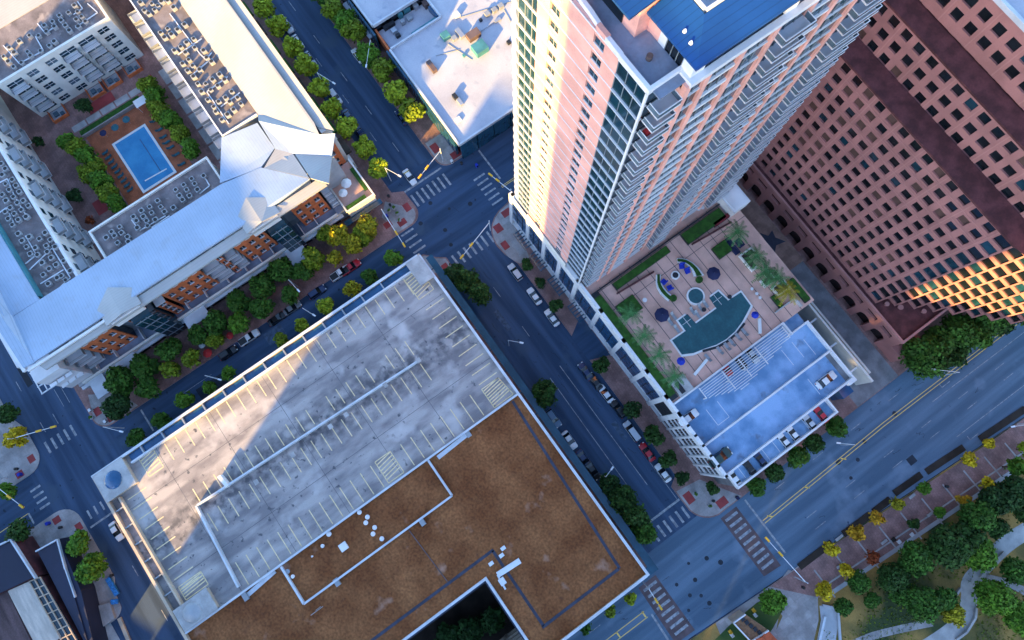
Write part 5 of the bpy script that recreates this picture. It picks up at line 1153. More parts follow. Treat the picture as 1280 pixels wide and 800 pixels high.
for i, (x, y, s, sc) in enumerate([(1150, 444, 'x', .9), (1168, 458, 'l', .9), (1172, 426, 'l', 1), (1196, 412, 'x', .85), (1192, 440, 'l', .9), (1217, 420, 'l', 1), (1230, 396, 'x', .85), (1252, 400, 'l', .9), (1266, 376, 'x', .85), (1284, 388, 'l', 1), (1300, 360, 'x', .9)]):
    tree(('mid', 'dark', 'mid')[i % 3], s, x, y, sc * 1.08, ORD[i] + ' tree counted from the alley in the dense row below the granite office', 'dense trees below the granite office', zc=5)
prom = [(1214, 574, 'gold', 1.0, 'yellow'), (1240, 555, 'gold', .8, 'yellow'), (1234, 606, 'gold', 1.05, 'yellow'), (1207, 625, 'amber', .8, 'golden'), (1155, 610, 'green', .95, 'green'), (1122, 629, 'yellowgreen', .9, 'lime yellow'), (1095, 647, 'amber', 1.0, 'golden'), (1069, 666, 'amber', 1.1, 'deep golden'), (1040, 686, 'gold', 1.0, 'yellow'), (1059, 715, 'gold', 1.0, 'yellow'), (1031, 738, 'gold', 1.15, 'yellow'), (1090, 695, 'rust', .95, 'rust red'), (1145, 655, 'dark', .75, 'dark green'), (1177, 640, 'green', .8, 'green'), (1265, 584, 'green', 1.5, 'green'), (1283, 562, 'lime', 1.1, 'lime')]
for i, (x, y, k, sc, nm) in enumerate(sorted(prom, key=lambda p: p[0])):
    tree(k, 's', x, y, sc * 1.12, '%s tree, %s from the plaza along the paved promenade' % (nm, ORD[i]), 'small trees along the paved promenade', zc=3)
park = [(1180, 682, 'dark', 'x', .95), (1140, 700, 'mid', 'x', .8), (1115, 722, 'dark', 'x', .7), (1150, 752, 'mid', 'x', .75), (1178, 748, 'mid', 'l', .85), (1222, 645, 'mid', 'x', .8), (1240, 625, 'deep', 'l', 1), (1222, 692, 'green', 'x', .75), (1190, 766, 'yellowgreen', 'l', .8), (1240, 746, 'green', 'x', .8), (1267, 714, 'mid', 'l', .9), (1275, 772, 'green', 'x', .75), (1262, 616, 'deep', 'x', .9), (1283, 640, 'dark', 'l', .9), (1057, 760, 'mid', 'l', .6), (1092, 752, 'mid', 'm', .8), (1075, 728, 'mid', 'l', .7), (1128, 744, 'mid', 'l', .7), (1253, 630, 'yellowgreen', 's', .9), (1205, 668, 'dark', 'l', 1), (965, 752, 'green', 'l', .85), (1246, 660, 'dark', 'm', 1)]
for i, (x, y, k, s, sc) in enumerate(sorted(park)):
    nm = {'yellowgreen': 'yellow green', 'mid': 'dark green', 'deep': 'deep green', 'green': 'bright green', 'dark': 'very dark green'}[k]
    tree(k, s, x, y, sc, '%s tree, %s from the plaza among the park trees' % (nm, ORD[i] if i < 20 else 'twenty-' + ORD[i - 20]), 'trees in the park below the promenade')
cy1 = [(184, 106), (195, 119), (200, 138), (212, 150), (224, 166), (236, 184), (190, 128)]
for i, (x, y) in enumerate(cy1): tree(('olive', 'green')[i % 2], 'm', x, y, (1.1, 1.1, 1.1, 1.1, 1.05, 1.1, .9)[i], ORD[i] + ' tree from the top right of the courtyard pool', 'trees on the right side of the courtyard pool', zc=4.5)
cy2 = [(80, 174), (95, 184), (108, 194), (107, 215), (124, 226), (134, 241), (140, 252), (117, 206)]
for i, (x, y) in enumerate(cy2): tree(('green', 'olive')[i % 2], 'm', x, y, (1, 1.1, 1.1, 1, 1.1, 1.1, 1, .9)[i], ORD[i] + ' tree from the top left of the courtyard pool', 'trees on the left side of the courtyard pool', zc=4.5)
tree('deep', 'm', 104, 130, .9, 'lone dark tree at the foot of the white window front', 'courtyard shade trees'); tree('deep', 's', 89, 244, 1.2, 'small dark tree by the red court beside the west wing', 'courtyard shade trees'); tree('deep', 's', 42, 172, .8, 'small dark tree at the far left corner of the courtyard', 'courtyard shade trees'); tree('rust', 's', 107, 271, .8, 'small purple red tree beside the west wing balconies', 'courtyard shade trees')
for x, y, k, s, sc, lb in [(9, 517, 'dark', 'm', 1, 'dark tree at the left edge above the bright yellow tree'), (18, 545, 'gold', 'm', 1.1, 'bright yellow tree at the corner across from the apartments'), (4, 614, 'green', 'm', .9, 'green tree cut by the left edge at the far crossing'), (26, 662, 'dark', 'm', 1.15, 'dark tree behind the navy roofs at the far crossing'), (99, 678, 'green', 'm', 1.2, 'upper of two bushy green trees beside the dark building'), (117, 709, 'green', 'l', .95, 'lower and larger of two bushy green trees beside the dark building')]:
    tree(k, s, x, y, sc, lb, 'trees around the far crossing')
for i, (x, y) in enumerate([(590, 788), (560, 795), (615, 775)]): tree('deep', 'm', x, y, 1.3, ORD[i] + ' dark tree down in the shaded garage courtyard, from the left', 'trees in the garage courtyard', z=.5, zc=4)
# ---------------------------------------------------------------- palms
def palm(x, y, z, h, r, kind, label):
    u, v = W(x, y, z + h); o = thing('palm_tree', label, 'palm', (u, v, z), 0, 'palms around the pool deck')
    rnd = random.Random(int(x)); t = MB(); t.tube((u, v, z), (u + .1, v, z + h * .5), .22, .17, 8).tube((u + .1, v, z + h * .5), (u, v, z + h), .17, .2, 8); t.build('trunk', 'bark', o)
    mb = MB()
    for k in range(17):
        a = k * 2.4 + rnd.random() * .3; lift = .9 - 1.1 * (k / 17); L = r * (.8 + .3 * rnd.random()); pv = None; side = Vector((-math.sin(a), math.cos(a), 0))
        for s in range(7):
            t_ = s / 6; p = Vector((u + math.cos(a) * L * t_, v + math.sin(a) * L * t_, z + h + lift * L * .45 * t_ - .75 * L * t_ * t_ * (.6 + .3 * (k / 17))))
            if pv is not None:
                d = p - pv
                for sg in (-1, 1):
                    for q in (0, .5):
                        b = pv + d * q; w_ = .55 * r / 2.6 * (1 - .75 * abs(t_ - .45)); tip = b + side * sg * w_ + d.normalized() * w_ * .7 - Vector((0, 0, .22 * w_)); mb.add([b, b + d * .34, tip], [(0, 1, 2)])
            pv = p
    mb.build('frond_crown', 'leaf_' + kind, o)
for i, (x, y) in enumerate([(788, 391), (805, 419), (824, 443), (843, 470)]): palm(x, y, 18, 5, 2.75, 'palm', ORD[i] + ' palm from the tower in the row along the avenue side of the pool deck')
for i, (x, y) in enumerate([(922, 289), (946, 320), (958, 338), (972, 347)]): palm(x, y, 18, 5.5, 3.0, 'palm', ORD[i] + ' palm from the tower in the row along the alley side of the pool deck')
palm(985, 364, 18, 5.5, 3.0, 'palm_sunlit', 'palm coloured as sunlit at the corner of the pool deck above the white pergola')  # its yellow sunlight is painted into the leaf colour
# ---------------------------------------------------------------- cars
def lofted(st, mb, mi):
    """st: stations (x, half width, z bottom, z top, crown) along the car"""
    rings = []
    for x, hw, zb, zt, cr in st:
        rings.append([(x, -hw * .96, zb), (x, -hw, zb + (zt - zb) * .45), (x, -hw * .93, zt - .05), (x, -hw * .55, zt + cr), (x, hw * .55, zt + cr), (x, hw * .93, zt - .05), (x, hw, zb + (zt - zb) * .45), (x, hw * .96, zb)])
    n = 8; vs = [p for r in rings for p in r]; fs = []
    for i in range(len(rings) - 1):
        for j in range(n): fs.append((i * n + j, i * n + (j + 1) % n, (i + 1) * n + (j + 1) % n, (i + 1) * n + j))
    fs.append(tuple(range(n))[::-1]); fs.append(tuple((len(rings) - 1) * n + j for j in range(n)))
    return mb.add(vs, [f[::-1] for f in fs], mi)
def car_proto(kind):
    o = thing('parked_car', 'car', 'car', (0, 0, -60)); z = -60
    L = {'sedan': 2.35, 'suv': 2.35, 'pickup': 2.75, 'van': 2.6}[kind]; hw = {'sedan': .9, 'suv': .95, 'pickup': .98, 'van': .98}[kind]; hd = .95 if kind == 'sedan' else 1.08
    st = [(-L, hw * .72, .35, .72, 0), (-L + .12, hw * .9, .28, hd - .06, .01), (-L + .6, hw, .24, hd, .02), (0, hw, .22, hd, .02), (L - 1.1, hw, .22, hd - .04, .03), (L - .3, hw * .93, .26, hd - .17, .02), (L - .08, hw * .82, .3, hd - .3, 0), (L, hw * .66, .35, .6, 0)]
    b = MB(); lofted([(x, w_, a + z, t + z, c) for x, w_, a, t, c in st], b, 0); b.build('body', 'paint_white', o)
    r0, r1, top = {'sedan': (-1.75, 1.05, 1.42), 'suv': (-2.2, 1.0, 1.72), 'pickup': (-.55, 1.25, 1.75), 'van': (-2.5, 1.5, 1.95)}[kind]; ti = {'sedan': (.75, .95), 'suv': (.3, .85), 'pickup': (.25, .8), 'van': (.2, .8)}[kind]
    g = MB(); zz = hd - .02 + z; a, c = r0 + ti[0], r1 - ti[1]; w0, w1 = hw * .92, hw * .72
    g.add([(r0, -w0, zz), (r1, -w0, zz), (r1, w0, zz), (r0, w0, zz), (a, -w1, top + z - .03), (c, -w1, top + z - .03), (c, w1, top + z - .03), (a, w1, top + z - .03)], [(3, 2, 1, 0), (4, 5, 6, 7), (0, 1, 5, 4), (1, 2, 6, 5), (2, 3, 7, 6), (3, 0, 4, 7)]); g.build('window', 'car_glass', o)
    rf = MB(); rf.add([(a - .05, -w1 * 1.02, top + z - .04), (c + .05, -w1 * 1.02, top + z - .04), (c + .05, w1 * 1.02, top + z - .04), (a - .05, w1 * 1.02, top + z - .04), (a + .1, -w1 * .9, top + z + .03), (c - .05, -w1 * .9, top + z + .03), (c - .05, w1 * .9, top + z + .03), (a + .1, w1 * .9, top + z + .03)], [(3, 2, 1, 0), (4, 5, 6, 7), (0, 1, 5, 4), (1, 2, 6, 5), (2, 3, 7, 6), (3, 0, 4, 7)]); rf.build('roof', 'paint_white', o)
    if kind == 'pickup': MB().box((-2.6, -.78, hd + z + .005), (-.7, .78, hd + z + .03)).build('cargo_bed', 'lens', o)
    for x in (-L * .6, L * .62):
        for s in (-1, 1): MB().tube((x, s * (hw - .2), z + .33), (x, s * (hw + .02), z + .33), .33, .33, 14).build('wheel', 'tyre', o)
    for s in (-1, 1):
        MB().box((L - .22, s * hw * .62 - .16, hd - .38 + z), (L - .02, s * hw * .62 + .16, hd - .22 + z)).build('headlight', 'lamp_lens', o); MB().box((-L + .0, s * hw * .7 - .14, hd - .3 + z), (-L + .12, s * hw * .7 + .14, hd - .12 + z)).build('tail_light', 'tail_lens', o)
    return proto_done(o)
CP = {k: car_proto(k) for k in ('sedan', 'suv', 'pickup', 'van')}
def car(x, y, kind, col, rz, label, z=0, group='cars parked along the streets', sc=1):
    u, v = W(x, y, z + .8); o = dup(CP[kind], (u, v, z), rz, label, group, sc, col); o.name = 'parked_car'; return o
UA, UB, VA = 0, math.pi, math.pi / 2
for i, (x, y, k, c) in enumerate([(452, 168, 'sedan', 'navy'), (436, 146, 'sedan', 'blue-grey'), (419, 121, 'suv', 'white'), (387, 73, 'sedan', 'silver'), (372, 52, 'sedan', 'white'), (358, 31, 'van', 'white')]):
    car(x, y, k, c, UA, '%s %s, %s up from the crossing beside the lime trees' % (c, {'sedan': 'car', 'suv': 'sport utility', 'van': 'van'}[k], ORD[i]), .01)
car(447, 69, 'sedan', 'white', UB, 'white car tucked beside the trees on the white roof side of the avenue', .01); car(502, 146, 'sedan', 'navy', UB, 'navy car nearest the crossing on the white roof side of the avenue', .01)
car(512, 221, 'sedan', 'white', UA, 'white car waiting at the stop line of the crossing', .01, 'moving cars'); car(145, 664, 'sedan', 'white', UA, 'white car driving down the street left of the garage', .01, 'moving cars')
for i, (x, y, k, c) in enumerate([(644, 340, 'suv', 'silver'), (668, 370, 'sedan', 'white'), (690, 397, 'sedan', 'white'), (732, 464, 'sedan', 'navy'), (744, 477, 'sedan', 'black'), (757, 492, 'sedan', 'white'), (773, 511, 'suv', 'black'), (790, 539, 'van', 'silver'), (809, 565, 'sedan', 'red'), (829, 591, 'sedan', 'white')]):
    car(x, y, k, c, UB, '%s %s, %s down from the crossing in the row before the tower podium' % (c, {'sedan': 'car', 'suv': 'sport utility', 'van': 'van'}[k], ORD[i]), .01)
for i, (x, y, k, c) in enumerate([(692, 523, 'suv', 'blue-grey'), (712, 550, 'sedan', 'white'), (730, 574, 'sedan', 'navy'), (741, 588, 'sedan', 'black')]):
    car(x, y, k, c, UA, '%s %s, %s down in the parked row beside the garage on the avenue' % (c, {'sedan': 'car', 'suv': 'sport utility'}[k], ORD[i]), .01)
for i, (x, y, k, c) in enumerate([(425, 341, 'pickup', 'white'), (396, 365, 'suv', 'navy'), (365, 385, 'sedan', 'grey'), (346, 398, 'sedan', 'black'), (311, 422, 'pickup', 'white'), (285, 441, 'suv', 'black')]):
    car(x, y, k, c, VA, '%s %s, %s down the side street from the crossing on the apartment side' % (c, {'sedan': 'car', 'suv': 'sport utility', 'pickup': 'pickup truck'}[k], ORD[i]), .01)
car(438, 334, 'pickup', 'red', VA, 'red pickup truck nosed up behind the white pickup on the side street', .01)
PZ1 = 16.5
car(861, 522, 'sedan', 'white', VA, 'white car by the inner corner of the podium roof car park', PZ1, 'cars on the podium car park'); car(1033, 475, 'sedan', 'white', VA, 'white car alone at the alley end of the podium roof car park', PZ1, 'cars on the podium car park', 1.05); car(900, 572, 'suv', 'dark green', VA, 'dark green sport utility at the avenue end of the middle parking strip', PZ1, 'cars on the podium car park', 1.15)
for i, (x, y, k, c) in enumerate([(1027, 518, 'sedan', 'red'), (1013, 528, 'sedan', 'silver'), (992, 542, 'sedan', 'white'), (981, 551, 'sedan', 'white'), (951, 574, 'sedan', 'navy'), (937, 584, 'sedan', 'black'), (918, 597, 'sedan', 'white')]):
    car(x, y, k, c, UB, '%s car, %s from the alley end in the lowest parking strip' % (c, ORD[i]), 13.9, 'cars on the podium car park', .82)
for x, y, c, lb in ((908, 460, 'red', 'red car under the white slats of the pergola'), (926, 452, 'black', 'black car under the pergola slats beside the red car'), (941, 444, 'silver', 'silver car under the middle of the pergola slats')): car(x, y, 'sedan', c, UA, lb, 16.5, 'cars on the podium car park', .82)
# ---------------------------------------------------------------- traffic signals and street lamps
def signal(base, tip, label, n=2):
    bu, bv = W(*base, .13); tu, tv = W(*tip, 6.2); o = thing('traffic_signal', label, 'traffic light', (bu, bv, .13), 0, 'traffic signals on mast arms')
    MB().tube((bu, bv, .13), (bu, bv, 7.2), .16, .11, 8).build('pole', 'metal_white', o); MB().tube((bu, bv, 6.0), (tu, tv, 6.3), .1, .06, 8).build('mast_arm', 'metal_white', o)
    d = Vector((tu - bu, tv - bv, 0)); L = d.length; d.normalize()
    for i in range(n):
        p = Vector((bu, bv, 6.28)) + d * (L * (1 - .04 - .33 * i)); q = p + d * 1.25; h = MB(); h.bar(p - d * .62 + Vector((0, 0, -.2)), p + d * .62 + Vector((0, 0, -.2)), .42, .4)
        h = h.build('signal_head', 'signal_yellow', o); m = MB(); nn = Vector((-d.y, d.x, 0))
        for k in (-.4, 0, .4): m.tube(p + d * k + nn * .21, p + d * k + nn * .3, .13, .13, 8)
        m.build('lens', 'lens', h)
signal((484, 274), (506, 308), 'yellow signals on the arm reaching from the apartment corner over the side street'); signal((554, 201), (524, 222), 'yellow signals on the arm over the avenue above the waiting white car'); signal((639, 250), (612, 218), 'yellow signals on the arm beside the tower base at the upper street'); signal((613, 288), (576, 323), 'pale armed signal reaching over the crosswalk in front of the tower')
signal((38, 549), (69, 533), 'yellow signals beside the bright yellow tree at the far crossing'); signal((8, 597), (29, 634), 'yellow signals at the left edge over the far street'); signal((804, 728), (826, 760), 'yellow signals by the lower garage corner on the boulevard'); signal((993, 721), (957, 672), 'yellow signals on the arm from the plaza over the boulevard crosswalk')
def lamp(base, tip, label, h=8.5):
    bu, bv = W(*base, .13); tu, tv = W(*tip, h); o = thing('street_lamp', label, 'street lamp', (bu, bv, .13), 0, 'street lamps')
    MB().tube((bu, bv, .13), (bu, bv, h - .4), .12, .08, 8).build('pole', 'metal_white', o); MB().tube((bu, bv, h - .5), (tu, tv, h), .06, .05, 6).build('arm', 'metal_white', o)
    d = Vector((tu - bu, tv - bv, 0)); d = d.normalized() if d.length > .01 else Vector((1, 0, 0)); MB().bar(Vector((tu, tv, h - .05)) - d * .1, Vector((tu, tv, h - .05)) + d * .8, .38, .2).build('lamp_head', 'metal_white', o)
lamp((471, 73), (458, 81), 'white street lamp among the trees beside the white roofed building'); lamp((408, 112), (416, 103), 'white street lamp among the lime trees of the avenue'); lamp((489, 226), (498, 219), 'white street lamp at the apartment corner of the crossing'); lamp((372, 358), (372, 362), 'white lamp among the dark trees on the side street', 7); lamp((636, 432), (650, 428), 'white street lamp over the avenue beside the garage corner'); lamp((752, 594), (764, 587), 'white street lamp over the trees beside the garage'); lamp((1172, 470), (1169, 462), 'white street lamp beside the trees below the granite office'); lamp((272, 473), (273, 474), 'white lamp above the garage trees on the side street', 7); lamp((389, 392), (391, 393), 'white lamp beside the lime trees of the garage row', 7); lamp((1051, 556), (1050, 554), 'white lamp between the boulevard and the round podium trees', 7); lamp((155, 535), (150, 539), 'white lamp on the bulging pavement corner near the garage'); lamp((1272, 530), (1268, 533), 'white lamp at the right end of the promenade', 7)
# ---------------------------------------------------------------- roof condensers
cp = MB(); cp.box((-.48, -.48, -70), (.48, .48, -69.2), 0); cp.tube((0, 0, -69.2), (0, 0, -69.12), .4, .38, 10, 1); cp.box((-.52, -.52, -69.24), (.52, .52, -69.21), 0)
ac0 = MB(); ac0.v = [(x, y, z + 70) for x, y, z in cp.v]; ac0.f = cp.f; ac0.m = cp.m; ac0 = ac0.build('condenser', ['ac_case', 'ac_fan']); KIDS[ac0.name] = []
tag(ac0, 'condenser', 'air conditioner')
def condensers(pts, ox, oy, z, label, group):
    rr = random.Random(len(pts))
    for x, y in pts:
        u, v = W(ox + x / 4, oy + y / 4, z + .5); dup(ac0, (u, v, z), rr.choice((0, .06, -.05)), label, group, .9 + .25 * rr.random())
condensers([(20, 285), (45, 310), (70, 335), (50, 240), (75, 265), (100, 210), (110, 315), (140, 260), (150, 180), (155, 280), (195, 180), (205, 255), (225, 130), (235, 160), (250, 230), (265, 110), (275, 135), (275, 210), (300, 80), (310, 105), (330, 130), (345, 65), (350, 155), (375, 30), (385, 100), (390, 60), (395, 135), (410, 85), (430, 110)], 0, 0, 14.9, 'small grey air conditioning unit on the flat roof above the white window front', 'condensers on the north block roof')
condensers([(705, 15), (725, 55), (745, 70), (760, 20), (775, 50), (790, 30), (805, 165), (825, 190), (840, 145), (860, 175), (810, 10), (840, 5), (870, 40), (890, 150), (925, 125), (875, 255), (905, 235), (930, 265), (935, 215), (970, 195), (975, 240), (915, 320), (945, 300), (940, 355), (965, 330), (970, 385), (1020, 255), (1000, 350), (1035, 290), (1060, 310), (990, 420), (1010, 460), (1030, 420), (1065, 400), (1055, 450), (1100, 375), (1090, 430), (1125, 400), (1040, 500), (1070, 535), (1080, 560), (1110, 600), (1095, 510), (1130, 490), (1140, 575), (1160, 460), (1150, 510), (1190, 490), (1205, 520), (1170, 550)], 0, 0, 18.75, 'small grey air conditioning unit on the long flat roof beside the bright cream roof', 'condensers on the long wing roof')
condensers([(10, 20), (30, 45), (15, 75), (65, 100), (30, 120), (50, 150), (85, 130), (100, 160), (15, 175), (35, 205), (70, 185), (90, 215), (120, 205), (145, 230), (55, 240), (30, 260), (75, 270), (110, 250), (45, 295), (95, 300), (135, 285), (65, 325), (95, 370), (115, 405), (135, 435), (155, 470), (150, 385), (230, 365), (200, 395), (255, 400), (235, 430), (280, 435), (180, 440), (190, 475), (215, 515), (250, 545), (260, 490), (285, 525), (240, 460), (220, 575), (320, 505), (310, 580), (330, 600), (355, 555), (245, 620), (290, 590)], 0, 200, 16.9, 'small grey air conditioning unit on the west wing roof at the left edge', 'condensers on the west wing roof')
condensers([(535, 390), (560, 360), (575, 380), (600, 335), (610, 365), (640, 385), (590, 415), (670, 285), (685, 305), (710, 255), (720, 285), (735, 305), (750, 235), (760, 265), (790, 205), (805, 235), (825, 260), (880, 150), (900, 180), (920, 125), (935, 150), (950, 180), (915, 200), (960, 95), (975, 120), (990, 150), (1020, 80), (870, 240), (780, 300), (740, 330), (690, 340), (645, 410)], 0, 200, 14.7, 'small pale air conditioning unit on the walled little roof below the courtyard pool', 'condensers on the small courtyard roof')
drop(ac0)
# ---------------------------------------------------------------- pool furniture
def lounger_proto(m):
    o = thing('sun_lounger', 'lounger', 'sun lounger', (0, 0, -80)); z = -80
    MB().solid([(-.95, -.32, z + .36), (.35, -.32, z + .36), (.35, .32, z + .36), (-.95, .32, z + .36)], .09).build('seat', m, o); MB().solid([(.36, -.32, z + .38), (1.0, -.32, z + .82), (1.0, .32, z + .82), (.36, .32, z + .38)], .08).build('backrest', m, o)
    for x in (-.8, .3):
        for y in (-.26, .26): MB().box((x - .03, y - .03, z), (x + .03, y + .03, z + .27)).build('leg', 'metal_grey', o)
    return proto_done(o)
LG = {m: lounger_proto(m) for m in ('teal_cloth', 'metal_grey', 'white_cloth')}
def lounger(x, y, z, rz, m, label, group):
    u, v = W(x, y, z + .4); dup(LG[m], (u, v, z), rz, label, group)
for i in range(9): lounger(131.5 + 3.9 * i, 190.5 + 5.8 * i, .2, math.pi / 2, 'teal_cloth', ORD[i] + " teal lounger from the top on the courtyard pool's left", 'loungers on the left of the courtyard pool')
for i, (x, y) in enumerate([(192, 151), (199, 162), (204, 171), (208, 178), (213, 184), (220, 193), (227, 205)]): lounger(x, y, .2, -math.pi / 2, 'teal_cloth', ORD[i] + " teal lounger from the top on the courtyard pool's right", 'loungers on the right of the courtyard pool')
for i, (x, y) in enumerate([(885, 447), (900, 438), (909, 433), (915, 428), (923, 421), (931, 415)]): lounger(x, y, 18, 0, 'metal_grey', ORD[i] + ' grey lounger along the curved edge of the rooftop pool', 'loungers by the curved pool edge')
for i, (x, y) in enumerate([(866, 389), (872, 393), (876, 385), (882, 380), (838, 402), (846, 411), (842, 395)]): lounger(x, y, 18, math.pi, 'metal_grey', ORD[i] + ' grey lounger on the tower side of the rooftop pool', 'loungers on the tower side of the rooftop pool')
def umbrella(x, y, z, m, label, r=1.4, h=2.6, group='parasols'):
    u, v = W(x, y, z + h); o = thing('parasol', label, 'parasol', (u, v, z), 0, group); MB().tube((u, v, z), (u, v, z + h), .035).build('pole', 'metal_grey', o)
    c = MB(); n = 8; c.add([(u, v, z + h)] + [(u + r * math.cos(k * .785), v + r * math.sin(k * .785), z + h - .5) for k in range(n)] + [(u + r * math.cos(k * .785), v + r * math.sin(k * .785), z + h - .62) for k in range(n)], [(0, 1 + k, 1 + (k + 1) % n) for k in range(n)] + [(1 + k, 9 + k, 9 + (k + 1) % n, 1 + (k + 1) % n) for k in range(n)]); c.build('canopy', m, o)
umbrella(893, 341, 18, 'navy_cloth', 'navy parasol between the curved planters and the alley palms', 1.5); umbrella(828, 393, 18, 'navy_cloth', 'navy parasol between the avenue palms and the rooftop pool', 1.6); umbrella(945, 393, 18, 'blue_cloth', 'blue folded parasol beside the tip of the rooftop pool', .8); umbrella(852, 451, 18, 'blue_cloth', 'blue parasol at the lower corner of the rooftop pool', .9); umbrella(1045 - 400, 0 + 2000, -200, 'navy_cloth', 'x') if False else None
umbrella(156, 148, .2, 'teal_cloth', 'teal parasol nearest the cabana on the pool terrace', 1.0); umbrella(142, 158, .2, 'teal_cloth', 'teal parasol in the middle of the top edge of the pool terrace', 1.0); umbrella(127, 165, .2, 'navy_cloth', 'dark parasol at the left corner of the pool terrace', .9)
umbrella(432, 228, 5.95, 'white_cloth', 'pale parasol further from the street on the corner terrace', 1.3); umbrella(428, 240, 5.95, 'white_cloth', 'pale parasol nearer the street on the corner terrace', 1.1); umbrella(258, 441, .13, 'red_cloth', 'red parasol between the trees on the side street', 1.1); umbrella(286, 419, .13, 'red_cloth', 'red parasol near the white pickup truck', .9); umbrella(251, 431, .13, 'white_cloth', 'white parasol between the trees on the side street', .8)
cl = thing('lounge_chair', 'chair', 'chair', (0, 0, -90)); MB().box((-.38, -.36, -89.75), (.38, .36, -89.5)).build('seat', 'blue_cloth', cl); MB().box((.2, -.36, -89.5), (.4, .36, -88.98)).build('backrest', 'blue_cloth', cl)
for x in (-.3, .3):
    for y in (-.28, .28): MB().box((x - .03, y - .03, -90), (x + .03, y + .03, -89.75)).build('leg', 'metal_grey', cl)
proto_done(cl)
for x, y, rz, lb in ((852, 333, 2.6, 'blue lounge chair nearer the tower inside the upper curved planter'), (859, 339, 2.9, 'blue lounge chair nearer the pool inside the upper curved planter'), (829.5, 352.5, .2, 'blue lounge chair nearer the tower inside the lower curved planter'), (837, 360, -.2, 'blue lounge chair nearer the pool inside the lower curved planter')):
    u, v = W(x, y, 18.4); dup(cl, (u, v, 18), rz, lb, 'blue lounge chairs around the fire pit', 1.5)
drop(cl)
for m in LG: drop(LG[m])
for k in CP: drop(CP[k])
for k in TPROTO: drop(TPROTO[k])
def table(x, y, z, m, label, s=1.0):
    u, v = W(x, y, z + .7); o = thing('table', label, 'table', (u, v, z), 0, 'tables on the terraces'); MB().tube((u, v, z + .68), (u, v, z + .74), .5 * s, .5 * s, 14).build('tabletop', m, o); MB().tube((u, v, z), (u, v, z + .68), .06).build('leg', 'metal_grey', o)
for i, (x, y, m) in enumerate([(781, 379, 'white_panel'), (787, 377, 'white_panel'), (806, 375, 'white_panel'), (873, 261, 'white_panel'), (878, 259, 'white_panel'), (912, 371, 'dark_metal'), (880, 387, 'dark_metal')]):
    table(x, y, 18, m, ('white table at the tower corner of the pool deck beside the first palm', 'white table beside the first avenue palm, nearer the pool', 'white table alone on the open paving near the avenue palms', 'white table against the tower base, nearer the avenue', 'white table against the tower base, nearer the alley', 'dark table between the pool and the alley palms', 'dark table between the round spa and the pool')[i])
for i, (x, y) in enumerate([(940, 361), (946, 367), (950, 372)]): table(x, y, 18, 'white_panel', ORD[i] + ' small white table from the tower on the sunny edge of the pool deck', .7)
for i, (u, v) in enumerate([(-9, 62.6), (-6.8, 62.6), (-7.5, 64.4)]):
    s = thing('outdoor_sofa', ('dark outdoor sofa nearest the tower on the alley side of the pool deck', 'dark outdoor sofa nearest the pool on the alley side of the pool deck', 'dark outdoor sofa backing onto the alley palms')[i], 'sofa', (u, v, 18)); MB().box((u - .9, v - .45, 18.1), (u + .9, v + .45, 18.45)).build('seat', 'navy_cloth', s); MB().box((u - .9, v + .46, 18.1), (u + .9, v + .7, 18.85)).build('backrest', 'navy_cloth', s); MB().box((u - 1.12, v - .45, 18.1), (u - .91, v + .7, 18.65)).build('armrest', 'navy_cloth', s)
# ---------------------------------------------------------------- street furniture at the corners
def bin_(x, y, label, m='dark_metal'):
    u, v = W(x, y, .13); o = thing('litter_bin', label, 'bin', (u, v, .13), 0, 'litter bins'); MB().tube((u, v, .13), (u, v, 1.0), .3, .34, 12).build('body', m, o); MB().tube((u, v, 1.0), (u, v, 1.12), .36, .2, 12).build('lid', 'lens', o)
for x, y, lb in ((486, 246, 'dark litter bin at the apartment corner nearest the avenue'), (488, 257, 'dark litter bin in the middle of the apartment corner'), (577, 205, 'dark litter bin on the corner by the white roofed building'), (22, 586, 'dark litter bin on the pale far corner pavement'), (77, 659, 'dark litter bin on the pale corner above the dark building'), (891, 626, 'dark litter bin on the podium corner by the boulevard'), (1003, 734, 'dark round bin on the plaza beside the promenade'), (1182, 608, 'dark bin on the paving of the promenade'), (141, 719, 'dark bin beside the blue mosaic bench')): bin_(x, y, lb)
def cabinet(x, y, m, label, cat='newspaper box', name='newspaper_box'):
    u, v = W(x, y, .13); o = thing(name, label, cat, (u, v, .13)); MB().box((u - .35, v - .3, .13), (u + .35, v + .3, 1.25)).build('body', m, o); MB().box((u + .351, v - .22, .6), (u + .38, v + .22, 1.1)).build('door', 'glass_dark', o)
for x, y, m, lb in ((484, 271, 'blue_cloth', 'blue newspaper box at the apartment corner by the red squares'), (596, 208, 'blue_cloth', 'blue newspaper box by the white roofed building corner'), (27, 593, 'blue_cloth', 'blue newspaper box on the pale far corner'), (62, 654, 'blue_cloth', 'blue newspaper box on the corner above the dark building'), (921, 622, 'navy_cloth', 'navy newspaper box on the podium corner near the boulevard trees'), (565, 203, 'white_panel', 'white newspaper box on the corner beside the avenue'), (134, 527, 'white_panel', 'white box on the bulging pavement corner near the garage'), (115, 513, 'white_panel', 'white box in the middle of the pavement near the apartment corner')): cabinet(x, y, m, lb)
